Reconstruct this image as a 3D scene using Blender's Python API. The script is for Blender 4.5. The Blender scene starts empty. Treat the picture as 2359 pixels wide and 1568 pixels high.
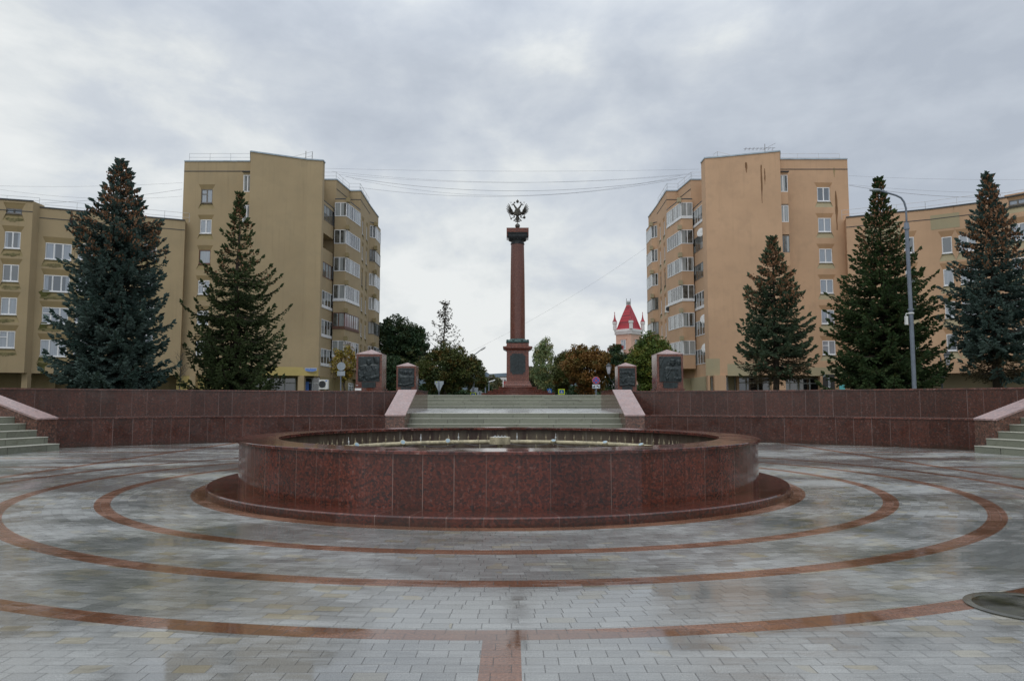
import bpy, math, random
import numpy as np
from mathutils import Vector
sc = bpy.context.scene
COL = sc.collection
PI = math.pi
# ------------------------------------------------------------------ camera
CAMH, FD, PITCH = 1.25, 1699.0, 0.0833
cam = bpy.data.objects.new('camera', bpy.data.cameras.new('camera'))
COL.objects.link(cam)
cam.location = (0, 0, CAMH)
cam.rotation_euler = (PI/2+PITCH, 0, 0)
cam.data.sensor_width = 36; cam.data.lens = 36*FD/2359
cam.data.clip_start = 0.1; cam.data.clip_end = 6000
sc.camera = cam
# ------------------------------------------------------------------ colour management
sc.view_settings.view_transform = 'Standard'; sc.view_settings.look = 'None'
sc.view_settings.gamma = 1; sc.view_settings.exposure = 0.0
# ------------------------------------------------------------------ node helper
class NT:
    def __init__(s, tree):
        s.t = tree; s.n = tree.nodes; s.l = tree.links
    def node(s, ty, ins=None, **kw):
        n = s.n.new(ty)
        for k, v in kw.items(): setattr(n, k, v)
        for k, v in (ins or {}).items(): s.put(n.inputs[k], v)
        return n
    def put(s, sock, v):
        if isinstance(v, bpy.types.NodeSocket): s.l.new(v, sock)
        else:
            if hasattr(sock.default_value, '__len__') and not hasattr(v, '__len__'): v = (v,)*len(sock.default_value)
            if hasattr(sock.default_value, '__len__') and len(v) == 3 and len(sock.default_value) == 4: v = (*v, 1)
            sock.default_value = v
    def m(s, op, a, b=0.0, c=0.0):
        n = s.n.new('ShaderNodeMath'); n.operation = op
        for i, v in enumerate((a, b, c)): s.put(n.inputs[i], v)
        return n.outputs[0]
    def mix(s, f, a, b, bt='MIX'):
        n = s.n.new('ShaderNodeMix'); n.data_type = 'RGBA'; n.blend_type = bt
        s.put(n.inputs[0], f); s.put(n.inputs[6], a); s.put(n.inputs[7], b)
        return n.outputs[2]
    def noise(s, vec, scale, detail=4, rough=.55, dist=0):
        n = s.node('ShaderNodeTexNoise', {'Scale': scale, 'Detail': detail, 'Roughness': rough, 'Distortion': dist})
        if vec is not None: s.l.new(vec, n.inputs['Vector'])
        return n.outputs[0]
    def ramp(s, v, a, b, lo=0.0, hi=1.0):
        n = s.node('ShaderNodeMapRange', {0: v, 1: a, 2: b, 3: lo, 4: hi}); n.clamp = True
        return n.outputs[0]
    def xyz(s, v):
        n = s.n.new('ShaderNodeSeparateXYZ'); s.l.new(v, n.inputs[0]); return n.outputs
    def vec(s, x, y, z):
        n = s.n.new('ShaderNodeCombineXYZ')
        for i, v in enumerate((x, y, z)): s.put(n.inputs[i], v)
        return n.outputs[0]
    def scale(s, v, sx, sy, sz):
        n = s.n.new('ShaderNodeVectorMath'); n.operation = 'MULTIPLY'; s.l.new(v, n.inputs[0]); n.inputs[1].default_value = (sx, sy, sz); return n.outputs[0]
    def white(s, v):
        n = s.n.new('ShaderNodeTexWhiteNoise'); n.noise_dimensions = '3D'; s.l.new(v, n.inputs['Vector']); return n.outputs[0]
    def pos(s):
        return s.n.new('ShaderNodeNewGeometry').outputs['Position']
    def bump(s, h, strength, dist):
        n = s.node('ShaderNodeBump', {'Strength': strength, 'Distance': dist, 'Height': h}); return n.outputs[0]
# ------------------------------------------------------------------ world: overcast sky
w = bpy.data.worlds.new('World'); sc.world = w; w.use_nodes = True
t = NT(w.node_tree)
for n in list(t.n): t.n.remove(n)
gen = t.node('ShaderNodeTexCoord').outputs['Generated']
X, Y, Z = t.xyz(gen)
zz = t.m('ADD', t.m('MAXIMUM', Z, 0.0), 0.22)
u = t.m('DIVIDE', X, zz); v = t.m('DIVIDE', Y, zz)
cp = t.vec(u, v, 0.0)
sv = t.vec(t.m('ADD', t.m('MULTIPLY', X, 2.6), 3.4), t.m('MULTIPLY', Z, 4.4), t.m('MULTIPLY', Y, .6))
n1 = t.noise(sv, 1.0, 3, .5, .0)
n2 = t.noise(sv, 2.7, 8, .56, .15)
cl = t.m('ADD', t.m('MULTIPLY', n1, .5), t.m('MULTIPLY', n2, .5))
side = t.ramp(X, -.45, .62, 0.045, -.06)            # bluer, heavier cloud to the right
lowb = t.ramp(Z, .02, .30, .075, -.005)              # brighter towards the horizon
cen = t.m('MULTIPLY', t.ramp(t.m('ABSOLUTE', X), .0, .3, .045, 0.0), t.ramp(Z, .05, .3, 1.0, .0))
cl = t.m('ADD', t.m('ADD', cl, side), t.m('ADD', lowb, cen))
f = t.ramp(cl, .33, .62)
cr = t.node('ShaderNodeValToRGB', {0: f})
e = cr.color_ramp.elements
e[0].position = 0.0; e[0].color = (.47, .52, .60, 1)
e[1].position = 1.0; e[1].color = (.86, .885, .89, 1)
for p, c in ((.35, (.56, .61, .685)), (.62, (.655, .70, .755)), (.8, (.76, .795, .815))):
    q = e.new(p); q.color = (*c, 1)
sky = t.node('ShaderNodeTexSky'); sky.sky_type = 'NISHITA'; sky.sun_disc = False
SUN_EL, SUN_AZ = math.radians(52), math.radians(200)
sky.sun_elevation = SUN_EL; sky.sun_rotation = SUN_AZ; sky.air_density = 2.0; sky.dust_density = 4
skyc = t.mix(1.0, sky.outputs[0], (.09, .09, .09), 'MULTIPLY')
col = t.mix(.06, cr.outputs[0], skyc)
zen = t.ramp(Z, .42, .95, 1.0, 1.9)                  # an overcast sky is brighter overhead
col = t.mix(1.0, col, t.vec(zen, zen, zen), 'MULTIPLY')
bg = t.node('ShaderNodeBackground', {'Color': col, 'Strength': 1.0})
t.l.new(bg.outputs[0], t.node('ShaderNodeOutputWorld').inputs[0])
sun = bpy.data.objects.new('sun', bpy.data.lights.new('sun', 'SUN')); COL.objects.link(sun)
sun.data.energy = 0.5; sun.data.angle = math.radians(25); sun.data.color = (1, .96, .9)
sd = Vector((math.sin(SUN_AZ)*math.cos(SUN_EL), math.cos(SUN_AZ)*math.cos(SUN_EL), math.sin(SUN_EL)))
sun.rotation_euler = sd.to_track_quat('Z', 'Y').to_euler()
# ------------------------------------------------------------------ layout: measured picture point + distance -> place
SP, CPc = math.sin(PITCH), math.cos(PITCH)
def at(x, y, D):
    dx = (x-1179.5)/FD; dy = (y-784)/FD
    k = D/(CPc+dy*SP)
    return Vector((dx*k, D, CAMH+(SP-dy*CPc)*k))
def gx(x, D, y=800):  return at(x, y, D).x
def kx(x, y): return (x-1179.5)/FD/(CPc+(y-784)/FD*SP)
def gz(y, D):  return at(1179.5, y, D).z
# ------------------------------------------------------------------ mesh builder
class MB:
    def __init__(s): s.v = []; s.f = []; s.mi = []; s.cur = 0
    def add(s, vs, fs):
        b = len(s.v); s.v += [tuple(p) for p in vs]
        for q in fs: s.f.append(tuple(b+i for i in q)); s.mi.append(s.cur)
    def box(s, x0, x1, y0, y1, z0, z1):
        s.add([(x0,y0,z0),(x1,y0,z0),(x1,y1,z0),(x0,y1,z0),(x0,y0,z1),(x1,y0,z1),(x1,y1,z1),(x0,y1,z1)],
              [(3,2,1,0),(4,5,6,7),(0,1,5,4),(1,2,6,5),(2,3,7,6),(3,0,4,7)])
    def obox(s, P, tx, ty, tz, a0, a1, b0, b1, c0, c1):
        P, tx, ty, tz = map(Vector, (P, tx, ty, tz))
        vs = [P+tx*a+ty*b+tz*c for c in (c0, c1) for a, b in ((a0,b0),(a1,b0),(a1,b1),(a0,b1))]
        s.add(vs, [(3,2,1,0),(4,5,6,7),(0,1,5,4),(1,2,6,5),(2,3,7,6),(3,0,4,7)])
    def prism(s, poly, z0, z1, top=True, bot=True):
        n = len(poly)
        s.add([(p[0], p[1], z0) for p in poly]+[(p[0], p[1], z1) for p in poly],
              [(i, (i+1) % n, n+(i+1) % n, n+i) for i in range(n)]+([tuple(range(n, 2*n))] if top else [])+([tuple(range(n-1, -1, -1))] if bot else []))
    def tube(s, pts, rad, seg=8, cap=True):
        pts = [Vector(p) for p in pts]; n = len(pts)
        if not hasattr(rad, '__len__'): rad = [rad]*n
        vs = []; up = None
        for i, p in enumerate(pts):
            d = (pts[min(i+1, n-1)]-pts[max(i-1, 0)]).normalized()
            if up is None: up = Vector((0, 0, 1)) if abs(d.z) < .9 else Vector((0, 1, 0))
            a = d.cross(up)
            if a.length < 1e-4: a = d.cross(Vector((1, 0, 0)))
            a.normalize(); b = a.cross(d).normalized()
            for k in range(seg):
                th = 2*PI*k/seg; vs.append(p+(a*math.cos(th)+b*math.sin(th))*rad[i])
        fs = [(i*seg+k, (i+1)*seg+k, (i+1)*seg+(k+1) % seg, i*seg+(k+1) % seg) for i in range(n-1) for k in range(seg)]
        if cap: fs += [tuple(range(seg)), tuple(range(n*seg-1, (n-1)*seg-1, -1))]
        s.add(vs, fs)
    def lathe(s, prof, c=(0, 0, 0), seg=24, a0=0, cap=True, rot=0):
        n = len(prof)
        vs = [(c[0]+r*math.cos(2*PI*k/seg+rot), c[1]+r*math.sin(2*PI*k/seg+rot), c[2]+z) for r, z in prof for k in range(seg)]
        fs = [(i*seg+k, i*seg+(k+1) % seg, (i+1)*seg+(k+1) % seg, (i+1)*seg+k) for i in range(n-1) for k in range(seg)]
        if cap: fs += [tuple(range(seg-1, -1, -1)), tuple(range((n-1)*seg, n*seg))]
        s.add(vs, fs)
    def ell(s, c, r, seg=12, rings=8, R=None):
        c = Vector(c); vs = []
        for i in range(rings+1):
            ph = PI*i/rings
            for k in range(seg):
                th = 2*PI*k/seg
                p = Vector((r[0]*math.sin(ph)*math.cos(th), r[1]*math.sin(ph)*math.sin(th), r[2]*math.cos(ph)))
                if R is not None: p = R @ p
                vs.append(c+p)
        s.add(vs, [(i*seg+k, (i+1)*seg+k, (i+1)*seg+(k+1) % seg, i*seg+(k+1) % seg) for i in range(rings) for k in range(seg)])
    def build(s, name, mat, parent=None, smooth=False, recalc=True):
        me = bpy.data.meshes.new(name)
        o = bpy.data.objects.new(name, me); COL.objects.link(o)
        L = Vector((0, 0, 0))
        if parent is not None:
            o.parent = parent; q = parent
            while q is not None: L += q.location; q = q.parent
        vs = [(p[0]-L.x, p[1]-L.y, p[2]-L.z) for p in s.v]
        me.from_pydata(vs, [], s.f)
        for m_ in (mat if isinstance(mat, (list, tuple)) else [mat]): me.materials.append(m_)
        if isinstance(mat, (list, tuple)): me.polygons.foreach_set('material_index', s.mi)
        if smooth: me.polygons.foreach_set('use_smooth', [True]*len(me.polygons))
        me.update()
        return o
def npmesh(name, V, F, mat, parent=None, smooth=False, mi=None):
    """V (n,3) world, F (m,k) same-size faces"""
    me = bpy.data.meshes.new(name); o = bpy.data.objects.new(name, me); COL.objects.link(o)
    L = np.zeros(3)
    if parent is not None:
        o.parent = parent; q = parent
        while q is not None: L += np.array(q.location); q = q.parent
    V = np.asarray(V, np.float32)-L.astype(np.float32); F = np.asarray(F, np.int32); k = F.shape[1]
    me.vertices.add(len(V)); me.vertices.foreach_set('co', V.ravel())
    me.loops.add(F.size); me.loops.foreach_set('vertex_index', F.ravel())
    me.polygons.add(len(F)); me.polygons.foreach_set('loop_start', np.arange(len(F), dtype=np.int32)*k)
    for m_ in (mat if isinstance(mat, (list, tuple)) else [mat]): me.materials.append(m_)
    if mi is not None: me.polygons.foreach_set('material_index', np.asarray(mi, np.int32))
    me.polygons.foreach_set('use_smooth', np.full(len(F), smooth))
    me.update(calc_edges=True)
    return o
def tag(o, label=None, cat=None, group=None, kind=None):
    if label: o['label'] = label
    if cat: o['category'] = cat
    if group: o['group'] = group
    if kind: o['kind'] = kind
    return o
def thing(name, loc, label, cat, group=None):
    o = bpy.data.objects.new(name, None); COL.objects.link(o); o.location = loc
    o.empty_display_size = .3
    return tag(o, label, cat, group)
# ------------------------------------------------------------------ materials
def mat(name, base=(.5, .5, .5), rough=.6, metal=0.0, spec=.5, **kw):
    m_ = bpy.data.materials.new(name); m_.use_nodes = True
    b = m_.node_tree.nodes['Principled BSDF']
    b.inputs['Base Color'].default_value = (*base, 1); b.inputs['Roughness'].default_value = rough
    b.inputs['Metallic'].default_value = metal; b.inputs['Specular IOR Level'].default_value = spec
    return m_
def nm(name, rough=.6, metal=0.0, spec=.5):
    m_ = mat(name, rough=rough, metal=metal, spec=spec); return m_, NT(m_.node_tree), m_.node_tree.nodes['Principled BSDF']
def simple(name, c, rough=.6, var=.25, sc_=6.0, metal=0.0, spec=.5, bump=0.0, stretch=(1, 1, 1)):
    m_, t, b = nm(name, rough, metal, spec)
    p = t.scale(t.pos(), *stretch)
    n = t.noise(p, sc_, 5, .6)
    f = t.ramp(n, .3, .7)
    t.put(b.inputs['Base Color'], t.mix(f, tuple(x*(1-var) for x in c), tuple(min(1, x*(1+var)) for x in c)))
    t.put(b.inputs['Roughness'], t.ramp(t.noise(p, sc_*2.3, 3), .3, .7, rough*.8, min(1, rough*1.2)))
    if bump: t.put(b.inputs['Normal'], t.bump(n, bump, .02))
    return m_
def granite(name, c1, c2, c3, gs=28.0, rough=.16, centre=None, step=None, axis=None, joint=.006, jc=(.30, .22, .19), dirt=.5):
    """polished speckled granite; joints by angle about a centre, or along an axis"""
    m_, t, b = nm(name, rough)
    P = t.pos(); X, Y, Z = t.xyz(P)
    vor = t.node('ShaderNodeTexVoronoi', {'Scale': gs, 'Randomness': 1.0}); t.l.new(P, vor.inputs['Vector'])
    cellr = t.white(vor.outputs['Color']) if False else t.xyz(vor.outputs['Color'])[0]
    n = t.noise(P, gs*.55, 4, .65)
    k = t.m('ADD', t.m('MULTIPLY', cellr, .45), t.m('MULTIPLY', n, .75))
    cr = t.node('ShaderNodeValToRGB', {0: k}); e = cr.color_ramp.elements
    e[0].position = .38; e[0].color = (*c2, 1); e[1].position = .78; e[1].color = (*c1, 1)
    q = e.new(.54); q.color = (*[(a*.4+b_*.6) for a, b_ in zip(c1, c2)], 1)
    q = e.new(.97); q.color = (*c3, 1)
    col = cr.outputs[0]
    big = t.noise(P, 1.3, 3, .6)
    col = t.mix(t.ramp(big, .35, .7, 0, dirt*.7), col, tuple(x*.55 for x in c1))
    if step:
        if centre:
            ang = t.m('ARCTAN2', t.m('SUBTRACT', Y, centre[1]), t.m('SUBTRACT', X, centre[0]))
            s = t.m('DIVIDE', ang, step)
        else:
            s = t.m('DIVIDE', {'x': X, 'y': Y}[axis], step)
        fr = t.m('FRACT', s); idx = t.m('FLOOR', s)
        jw = joint/(step*(centre[2] if centre else 1))
        j = t.m('LESS_THAN', fr, jw)
        rv = t.white(t.vec(idx, 3.1, 7.7)); rv2 = t.white(t.vec(idx, 9.1, 2.7))
        col = t.mix(1.0, col, t.vec(t.ramp(rv, 0, 1, .76, 1.20), t.ramp(rv, 0, 1, .76, 1.18), t.ramp(rv, 0, 1, .78, 1.2)), 'MULTIPLY')
        js = t.m('MULTIPLY', j, t.ramp(t.m('ADD', rv2, t.m('MULTIPLY', t.noise(P, 2.2), .6)), .35, 1.1, .08, .85))
        col = t.mix(js, col, jc)
        # vertical lime streaks
        sv = t.noise(t.vec(t.m('MULTIPLY', s, 3.0), t.m('MULTIPLY', Z, .8), idx), 2.6, 4, .7)
        col = t.mix(t.ramp(sv, .62, .85, 0, .16), col, (.34, .30, .29))
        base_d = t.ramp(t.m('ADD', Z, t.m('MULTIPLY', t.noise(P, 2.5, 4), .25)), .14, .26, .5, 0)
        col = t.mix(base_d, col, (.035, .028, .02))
        dk = t.noise(t.vec(t.m('MULTIPLY', s, 5.0), t.m('MULTIPLY', Z, .5), 4.0), 2.2, 3, .6)
        col = t.mix(t.ramp(dk, .45, .75, 0, .45), col, tuple(x*.35 for x in c1))
    t.put(b.inputs['Base Color'], col)
    t.put(b.inputs['Roughness'], t.ramp(t.noise(P, 3.0, 4), .3, .7, rough*.6, rough*1.7))
    return m_
RED, DK, LT = (.155, .034, .018), (.020, .017, .019), (.25, .20, .19)
RED2, DK2 = (.112, .038, .025), (.038, .026, .024)
FC = (-.19, 11.79)
AC = (0.1, 8.77)
M = {}
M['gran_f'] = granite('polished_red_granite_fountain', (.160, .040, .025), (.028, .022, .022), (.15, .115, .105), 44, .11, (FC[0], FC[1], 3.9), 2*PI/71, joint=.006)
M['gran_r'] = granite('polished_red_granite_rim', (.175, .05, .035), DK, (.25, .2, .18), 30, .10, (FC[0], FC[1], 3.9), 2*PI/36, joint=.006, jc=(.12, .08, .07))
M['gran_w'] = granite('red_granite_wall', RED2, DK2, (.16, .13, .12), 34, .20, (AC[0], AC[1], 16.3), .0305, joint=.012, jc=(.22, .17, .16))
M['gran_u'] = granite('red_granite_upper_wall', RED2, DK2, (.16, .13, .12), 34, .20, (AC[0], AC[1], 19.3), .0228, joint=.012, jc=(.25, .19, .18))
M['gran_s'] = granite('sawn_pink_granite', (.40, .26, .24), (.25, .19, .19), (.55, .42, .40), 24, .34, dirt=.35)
M['gran_p'] = granite('polished_granite_flank', (.20, .095, .07), (.06, .05, .045), (.3, .25, .22), 26, .09)
M['gran_m'] = granite('red_granite_monument', (.20, .060, .036), (.075, .032, .026), (.3, .17, .14), 26, .13, dirt=.3)
M['gran_col'] = granite('granite_column', (.155, .058, .042), (.10, .040, .032), (.2, .12, .10), 30, .24, dirt=.3)
M['bronze'] = simple('dark_bronze', (.032, .042, .045), .42, .45, 7, .35)
M['patina'] = simple('green_bronze', (.055, .10, .095), .5, .35, 5, .3)
M['silver'] = simple('aged_bronze_eagle', (.075, .070, .058), .42, .5, 9, .6)
M['pipe'] = simple('rusty_cream_pipe', (.44, .39, .26), .6, .45, 9)
M['nozzle'] = simple('brass_nozzle', (.24, .20, .13), .5, .5, 40, .2)
M['nozzle_new'] = simple('steel_nozzle', (.6, .62, .62), .35, .2, 20, .5)
M['grate'] = simple('steel_grate', (.55, .58, .6), .3, .2, 30, .8)
M['lens'] = simple('lamp_glass', (.28, .38, .44), .12, .1, 20)
M['frame_w'] = simple('white_window_frame', (.72, .73, .75), .5, .08, 3)
M['frame_d'] = simple('grey_wood_frame', (.16, .145, .13), .6, .3, 5)
M['frame_b'] = simple('brown_wood_frame', (.13, .06, .04), .6, .3, 5)
M['frame_g'] = simple('grey_shop_frame', (.42, .45, .46), .5, .12, 3)
M['dark'] = simple('dark_recess', (.012, .012, .012), .8, .3, 2)
M['roofm'] = simple('roof_felt', (.05, .055, .06), .7, .3, 2)
M['tin'] = simple('tin_flashing', (.35, .42, .48), .45, .2, 2)
M['rail'] = simple('thin_roof_rail', (.50, .52, .54), .5, .1, 2)
M['rust'] = simple('dark_steel', (.10, .09, .08), .6, .3, 4)
M['pole'] = simple('galvanised_pole', (.17, .20, .25), .5, .12, 3, .2)
M['black'] = simple('black_iron', (.03, .035, .04), .5, .2, 4)
M['white'] = simple('white_plastic', (.72, .73, .73), .5, .06, 4)
M['signback'] = simple('grey_sign_back', (.33, .38, .42), .5, .12, 4)
M['blue'] = simple('blue_paint', (.02, .11, .38), .45, .06, 4)
M['sblue'] = simple('street_sign_blue', (.10, .22, .62), .45, .06, 4)
M['redp'] = simple('red_paint', (.48, .04, .06), .45, .06, 4)
M['signw'] = simple('white_sign_face', (.50, .55, .60), .45, .05, 4)
M['signy'] = simple('fluorescent_yellow', (.62, .78, .03), .5, .06, 4)
M['inkd'] = simple('black_ink', (.02, .02, .02), .6, .1, 4)
M['bark'] = simple('bark', (.055, .042, .032), .9, .35, 8, bump=.4)
M['barkg'] = simple('grey_bark', (.10, .09, .075), .9, .35, 8)
M['cable'] = simple('black_cable', (.13, .13, .14), .7, .1, 2)
M['pinkwall'] = simple('pink_plaster', (.62, .40, .31), .7, .08, 1)
M['whiteplaster'] = simple('white_plaster', (.68, .66, .66), .7, .08, 1)
M['lantern'] = simple('frosted_lantern_glass', (.50, .50, .55), .4, .1, 5)
M['teal'] = simple('teal_print', (.10, .42, .44), .5, .3, 3)
M['yelp'] = simple('pale_yellow_print', (.62, .56, .22), .5, .3, 3)
M['cone'] = simple('brown_spruce_cone', (.22, .115, .058), .8, .5, 3)
def leafmat(name, c1, c2, c3=None, rough=.6, sc_=1.2, tr=True):
    m_, t, b = nm(name, rough, spec=.3)
    P = t.pos()
    f = t.ramp(t.noise(P, sc_, 3, .6), .32, .68)
    col = t.mix(f, c1, c2)
    g = t.noise(P, sc_*9, 2, .6)
    col = t.mix(1.0, col, t.vec(*[t.ramp(g, .25, .75, .62, 1.45)]*3), 'MULTIPLY')
    if c3: col = t.mix(t.ramp(t.noise(t.scale(P, 1, 1, 1.3), sc_*2.6, 3), .52, .68), col, c3)
    t.put(b.inputs['Base Color'], col)
    return m_
M['blue_spruce'] = leafmat('blue_spruce_needles', (.036, .070, .060), (.115, .165, .148), rough=.75, sc_=1.0)
M['spruce'] = leafmat('dark_spruce_needles', (.032, .050, .020), (.078, .108, .040), rough=.75, sc_=1.0)
M['spruce2'] = leafmat('green_spruce_needles', (.038, .068, .040), (.100, .146, .088), (.075, .08, .035), rough=.75)
M['spruce3'] = leafmat('deep_green_spruce_needles', (.028, .056, .022), (.066, .112, .040), (.075, .085, .028), rough=.75)
M['dead_needle'] = leafmat('dry_needles', (.10, .075, .045), (.065, .06, .03), rough=.85)
M['leaf_dg'] = leafmat('dark_green_leaves', (.020, .048, .022), (.038, .072, .026), (.07, .075, .02), sc_=.35)
M['leaf_mix'] = leafmat('autumn_mixed_leaves', (.075, .085, .016), (.034, .058, .018), (.15, .085, .016), sc_=.4)
M['leaf_or'] = leafmat('orange_brown_leaves', (.215, .092, .022), (.135, .088, .022), (.075, .085, .02), sc_=.45)
M['leaf_gr'] = leafmat('green_linden_leaves', (.050, .095, .017), (.095, .125, .018), (.17, .14, .018), sc_=.45)
M['leaf_bi'] = leafmat('birch_leaves', (.17, .21, .085), (.12, .18, .075), (.27, .23, .08), sc_=.4)
M['leaf_ye'] = leafmat('yellow_leaves', (.23, .17, .02), (.13, .12, .018), (.28, .13, .02), sc_=.6)
M['leaf_far'] = leafmat('far_dull_leaves', (.085, .10, .06), (.14, .13, .055), (.18, .13, .05), sc_=.25)
M['larch'] = leafmat('larch_twigs', (.045, .038, .026), (.065, .055, .03), sc_=.6)
# glass panes: reflective, with different curtains behind each
def paneMat(name, curt, dark, k, rough=.06, stripes=True):
    m_, t, b = nm(name, rough, spec=.9)
    r = t.node('ShaderNodeObjectInfo').outputs['Random']
    P = t.node('ShaderNodeTexCoord').outputs['Object']; X, Y, Z = t.xyz(P)
    fold = t.noise(t.vec(t.m('ADD', t.m('MULTIPLY', X, 5.0), t.m('MULTIPLY', r, 40.0)), t.m('MULTIPLY', Z, .25), r), 2.2, 3, .6)
    cur = t.mix(t.ramp(fold, .3, .7), tuple(x*.72 for x in curt), curt)
    # curtain covers part of the pane
    edge = t.m('GREATER_THAN', t.m('ADD', t.m('MULTIPLY', t.m('ABSOLUTE', X), 1.2), t.m('MULTIPLY', r, 1.6)), k)
    t.put(b.inputs['Base Color'], t.mix(edge, dark, cur))
    b.inputs['IOR'].default_value = 1.6
    b.inputs['Coat Weight'].default_value = 1.0; b.inputs['Coat Roughness'].default_value = .03
    return m_
M['pane'] = paneMat('window_glass_with_curtain', (.27, .32, .39), (.075, .095, .12), .80)
m_, t, b = nm('loggia_glass', .06, spec=.9)
P = t.pos(); Xq, Yq, Zq = t.xyz(P)
cell = t.vec(t.m('FLOOR', t.m('MULTIPLY', Xq, 1.9)), t.m('FLOOR', t.m('MULTIPLY', Yq, 1.3)), t.m('FLOOR', t.m('DIVIDE', Zq, 2.78)))
rv = t.white(cell); fl = t.white(t.vec(t.m('FLOOR', t.m('DIVIDE', Yq, 6.0)), t.m('FLOOR', t.m('DIVIDE', Zq, 2.78)), 3.0))
fold = t.noise(t.vec(t.m('MULTIPLY', t.m('ADD', Xq, Yq), 4.0), 0.0, t.m('MULTIPLY', Zq, .3)), 2.0, 3)
cur = t.mix(t.ramp(fold, .3, .7), (.22, .24, .25), (.38, .41, .42))
on = t.m('GREATER_THAN', t.m('ADD', rv, t.m('MULTIPLY', fl, .6)), .95)
t.put(b.inputs['Base Color'], t.mix(on, t.mix(t.ramp(t.noise(P, 2.5, 3), .4, .6), (.025, .03, .03), (.10, .105, .10)), cur)); b.inputs['IOR'].default_value = 1.6; M['pane_l'] = m_
M['pane_d'] = paneMat('shop_glass', (.035, .04, .045), (.010, .012, .014), 1.0)
# stucco
def stucco(name, c, patch, moss, k=1.0):
    m_, t, b = nm(name, .85, spec=.25)
    P = t.pos(); X, Y, Z = t.xyz(P)
    big = t.noise(P, .22, 4, .55); med = t.noise(P, 1.1, 5, .6)
    col = t.mix(t.ramp(big, .3, .7), tuple(x*.90 for x in c), tuple(x*1.08 for x in c))
    col = t.mix(t.ramp(med, .48, .72, 0, .6), col, patch)
    st = t.noise(t.vec(t.m('MULTIPLY', t.m('ADD', X, Y), 1.6), 0.0, t.m('MULTIPLY', Z, .10)), 1.6, 6, .65)
    col = t.mix(t.ramp(st, .54, .80, 0, .30*k), col, moss)
    # rain streaks under the parapet
    top = t.ramp(Z, 19.5, 23.3, 0, 1)
    s2 = t.noise(t.vec(t.m('MULTIPLY', t.m('ADD', X, Y), 2.4), 2.0, t.m('MULTIPLY', Z, .06)), 1.5, 4, .7)
    col = t.mix(t.m('MULTIPLY', top, t.ramp(s2, .58, .72, 0, .5*k)), col, tuple(x*.5 for x in moss))
    col = t.mix(t.ramp(t.noise(P, 60, 2), .3, .7, 0, .10), col, tuple(x*.6 for x in c))
    t.put(b.inputs['Base Color'], col)
    t.put(b.inputs['Normal'], t.bump(t.noise(P, 45, 3), .15, .02))
    return m_
M['st_l'] = stucco('ochre_stucco', (.390, .305, .188), (.34, .275, .175), (.16, .14, .08))
M['st_r'] = stucco('orange_stucco', (.545, .360, .232), (.46, .31, .205), (.28, .19, .12), .8)
M['st_ld'] = stucco('ochre_stucco_shade_and_streak', (.345, .262, .142), (.27, .22, .13), (.12, .115, .05), 1.2)  # wall stucco darkened: window hood shade put into the colour; also one streak
M['st_rd'] = stucco('orange_stucco_hood_shade', (.50, .315, .185), (.42, .27, .165), (.25, .19, .12))  # darker copy of the wall stucco, shade of the down-facing hoods in its colour
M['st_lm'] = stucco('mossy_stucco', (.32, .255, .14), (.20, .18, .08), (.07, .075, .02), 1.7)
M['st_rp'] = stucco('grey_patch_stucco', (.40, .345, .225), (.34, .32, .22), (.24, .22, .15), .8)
M['yel'] = stucco('yellow_paint_patch', (.50, .40, .16), (.42, .34, .14), (.26, .22, .1), .6)
# green-grey stair granite
def stepmat():
    m_, t, b = nm('grey_green_stair_granite', .45)
    P = t.pos(); X, Y, Z = t.xyz(P)
    n = t.noise(P, 70, 3, .7); big = t.noise(P, 1.2, 4)
    row = t.m('FLOOR', t.m('MULTIPLY', Z, 6.2))
    s = t.m('ADD', t.m('DIVIDE', t.m('ADD', X, t.m('MULTIPLY', Y, .9)), 1.25), t.m('MULTIPLY', t.white(t.vec(row, 1.0, 2.0)), 1.0))
    j = t.m('LESS_THAN', t.m('FRACT', s), .012)
    rv = t.white(t.vec(t.m('FLOOR', s), row, 5.0))
    col = t.mix(t.ramp(n, .3, .7), (.150, .163, .128), (.250, .260, .208))
    col = t.mix(1.0, col, t.vec(*[t.ramp(rv, 0, 1, .82, 1.14)]*3), 'MULTIPLY')
    col = t.mix(t.ramp(t.noise(t.vec(X, Y, t.m('MULTIPLY', Z, 2.0)), 2.3, 5, .7), .60, .74, 0, .75), col, (.085, .080, .045))
    col = t.mix(t.m('MULTIPLY', j, .8), col, (.03, .03, .025))
    t.put(b.inputs['Base Color'], col)
    t.put(b.inputs['Roughness'], t.ramp(big, .3, .7, .16, .55))
    return m_
M['step'] = stepmat()
M['nose'] = simple('pale_step_nosing', (.38, .38, .32), .35, .15, 5)
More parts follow.
